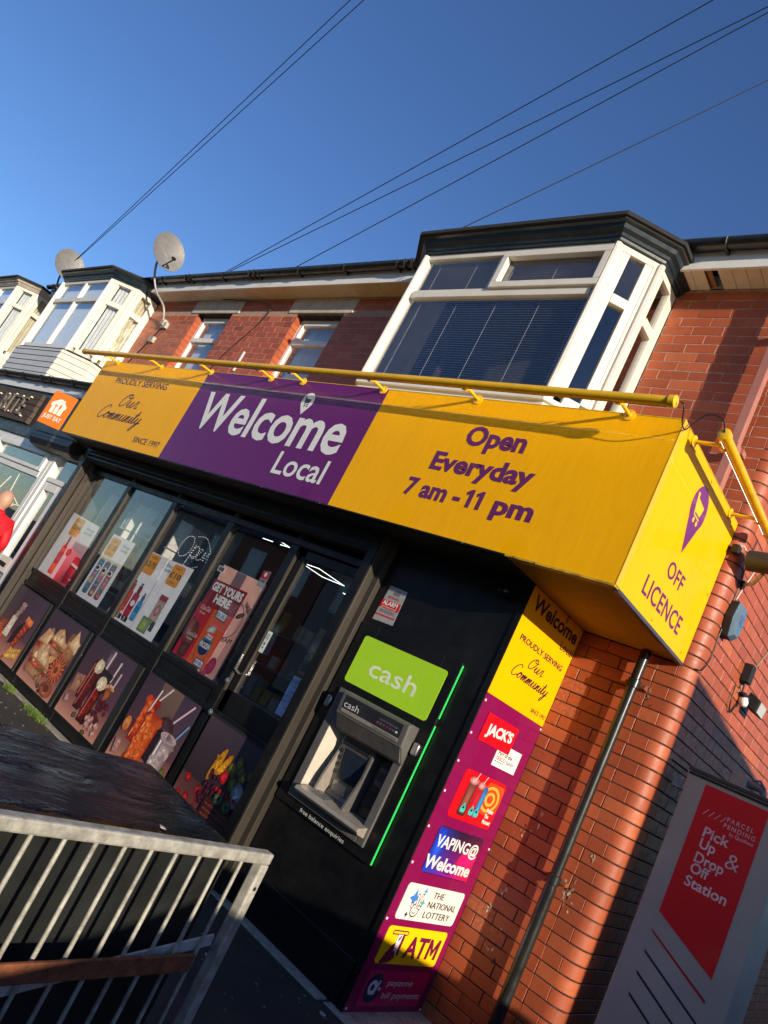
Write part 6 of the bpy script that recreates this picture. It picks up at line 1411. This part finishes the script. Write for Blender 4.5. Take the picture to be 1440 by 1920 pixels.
for sy in (-1, 1):
    c = Vector(per.location)
    m_ = MB(); m_.tube([c + Vector((-.0, sy * .080, 1.60)), c + Vector((.006, sy * .095, 1.615)), c + Vector((.002, sy * .088, 1.645))], [.012, .016, .010], 8); m_.build('ear', M_skin, per, smooth=True)
    MB()._lathe(c + Vector((-.112, sy * .032, 1.635)), Vector((-1, 0, 0)), [(0, .012), (.004, .009), (.006, .001)], 10, 0).build('eye', M_black2, per)
    h0 = c + Vector((-.12, sy * .26, 1.02)); MB().tube([h0, h0 + Vector((-.05, 0, -.02)), h0 + Vector((-.09, 0, -.03))], [.03, .04, .034], 10).build('hand', M_skin, per, smooth=True)
    for f_ in range(4): p = h0 + Vector((-.09, (f_ - 1.5) * .018, -.03)); MB().tube([p, p + Vector((-.035, 0, -.015)), p + Vector((-.05, 0, -.045))], [.0095, .009, .007], 8).build('finger', M_skin, per, smooth=True)
    p = h0 + Vector((-.03, -sy * .03, -.01)); MB().tube([p, p + Vector((-.035, -sy * .015, -.01)), p + Vector((-.055, -sy * .01, -.03))], [.012, .010, .008], 8).build('thumb', M_skin, per, smooth=True)
    MB().box(c.x - .115, c.x - .105, c.y - .03 if sy < 0 else c.y, c.y if sy < 0 else c.y + .03, 1.558, 1.564).build('mouth', mat('lips', (.40, .16, .12), .5), per) if sy > 0 else None
cpt = Vector(per.location)
MB().bar(cpt + Vector((.115, -.235, 1.30)), cpt + Vector((.118, -.12, 1.33)), .012, .03).build('stripe', M_whitev, per)
MB().bar(cpt + Vector((.10, -.26, 1.16)), cpt + Vector((.10, -.20, 1.14)), .012, .012).build('stripe', M_whitev, per)
per.rotation_euler = (0, 0, 0)
# ================================================================== WEEDS AT THE KERB
def weeds(cx, cy, n, sx, sy, label):
    m_ = MB(); rnd = random.Random(int(cx * 100))
    for k in range(n):
        x = cx + rnd.gauss(0, sx); y = cy + rnd.gauss(0, sy); h = .085 + rnd.uniform(.01, .05); a = rnd.uniform(0, 6.28); s_ = rnd.uniform(.006, .014)
        d = Vector((math.cos(a), math.sin(a), 0)) * s_; w_ = Vector((-math.sin(a), math.cos(a), 0)) * s_ * .5; p = Vector((x, y, h)); u = Vector((0, 0, rnd.uniform(-.004, .01)))
        m_.quad(p - d, p - w_ + u, p + d, p + w_ + u)
        if k % 3 == 0: m_.tube([(x, y, 0), p], .001, 4, caps=False)
    return tag(m_.build('weed', M_leaf), label, 'weed', 'weeds growing along the shop front', 'stuff')
weeds(-6.95, -.91, 240, .06, .018, 'left green weed patch at the kerb strip under the sandwich picture')
weeds(-6.30, -.92, 480, .12, .026, 'larger green weed patch at the kerb strip under the root beer picture')
weeds(-7.4, -.90, 50, .05, .014, 'sparse green weed at the far left of the kerb strip')
lt = MB(); rnd = random.Random(5)
for k in range(140):
    x, y = rnd.uniform(-8, -2.2), rnd.uniform(-2.2, -.9); s_ = rnd.uniform(.003, .009)
    lt.hexa([(x - s_, y - s_, .084), (x + s_, y - s_ * .6, .084), (x + s_, y + s_, .084), (x - s_ * .5, y + s_, .084), (x - s_ * .8, y - s_ * .8, .084 + s_), (x + s_ * .7, y - s_ * .5, .084 + s_), (x + s_ * .7, y + s_ * .7, .084 + s_), (x - s_ * .4, y + s_ * .8, .084 + s_)])
tag(lt.build('gravel', mat('gravel_stone', (.14, .13, .12), .9)), kind='stuff')
for (x, y, lb) in ((-3.02, -1.05, 'crumpled white scrap on the dark pavement near the concrete strip'), (-2.75, -1.42, 'torn white paper strip on the dark pavement under the cash machine'), (-2.30, -.95, 'small pale scrap beside the foot of the strip sign')):
    m_ = MB(); m_.prism([(x - .02, y, .086), (x, y - .012, .086), (x + .022, y - .004, .086), (x + .014, y + .012, .086), (x - .010, y + .010, .086)], (0, 0, .008)); tag(m_.build('litter', M_junk), lb, 'litter')
# ================================================================== SURROUNDINGS OUT OF FRAME (reflected in the glass, casting shade)
def terrace(x, w_, y, h, rh, label, m, chim):
    t = thing('terraced_house', label, 'house', (x, y, 0))
    MB().box(x - w_/2, x + w_/2, y - 7, y, 0, h).build('wall', m, t)
    MB().prism([(x - w_/2, y + .3, h), (x - w_/2, y - 3.5, h + rh), (x - w_/2, y - 7.3, h)], (w_, 0, 0)).build('roof', M_slate, t)
    for dx in (-w_ * .25, w_ * .25):
        for z in (1.0, 3.6): f_ = MB().box(x + dx - .6, x + dx + .6, y, y + .05, z, z + 1.3).build('window', M_white, t); MB().box(x + dx - .52, x + dx + .52, y + .051, y + .058, z + .08, z + 1.22).build('pane', M_glassd, f_)
    if chim:
        c = MB().box(x + w_ * .5 - .5, x + w_ * .5 + .3, y - 3.9, y - 2.9, h + rh - .6, h + rh + 1.3).build('chimney', M_bricks, t)
        for k in range(2): MB()._lathe(Vector((x + w_ * .5 - .3 + k * .4, y - 3.4, h + rh + 1.3)), Vector((0, 0, 1)), [(0, .12), (.35, .10), (.36, .13), (.42, .13)], 12, 0).build('chimney_pot', M_stone, c)
M_rend = mat('cream_render', (.50, .43, .33), .9, var=.1, scale=2)
for k in range(7):
    terrace(-31 + k * 6.2, 6.1, -17.5, 5.4, 2.3, ('red brick' if k % 2 else 'cream rendered') + ' terraced house across the street, %s' % ('far left', 'second from the left', 'third from the left', 'fourth from the left', 'opposite the neighbour shop', 'opposite the yellow sign', 'opposite the brick corner')[k], M_bricks if k % 2 else M_rend, True)
sdn = thing('side_building', 'plain brick single storey building across the alley on the right', 'building', (4.6, 3, 0))
MB().prism([(3.1, -1.54, 0), (3.1, 9, 0), (3.1, 9, 2.65), (3.1, -1.54, 3.74)], (3.0, 0, 0)).build('wall', M_bricks, sdn)
MB().prism([(3.08, -1.55, 3.741), (3.08, 9.05, 2.651), (3.08, 9.05, 2.70), (3.08, -1.55, 3.79)], (3.1, 0, 0)).build('roof', M_felt, sdn)
gw = thing('shade_wall', 'unseen brick wall added to cast the low shade, right of the camera', 'wall', (1.8, -4, 0))  # added out of view; top outline shaped to throw the low shade
WP = [(-8.5, 1.42), (-4.5, 1.45), (-4.15, 1.52), (-3.85, 1.64), (-2.2, 1.50), (-1.2, 1.29)]
MB().prism([(1.7, y, z) for y, z in WP] + [(1.7, -1.2, 0), (1.7, -8.5, 0)], (.22, 0, 0)).build('wall', M_bricks, gw)
MB().prism([(1.66, y, z + .001) for y, z in WP] + [(1.66, y, z + .05) for y, z in reversed(WP)], (.30, 0, 0)).build('coping', M_concrete, gw)
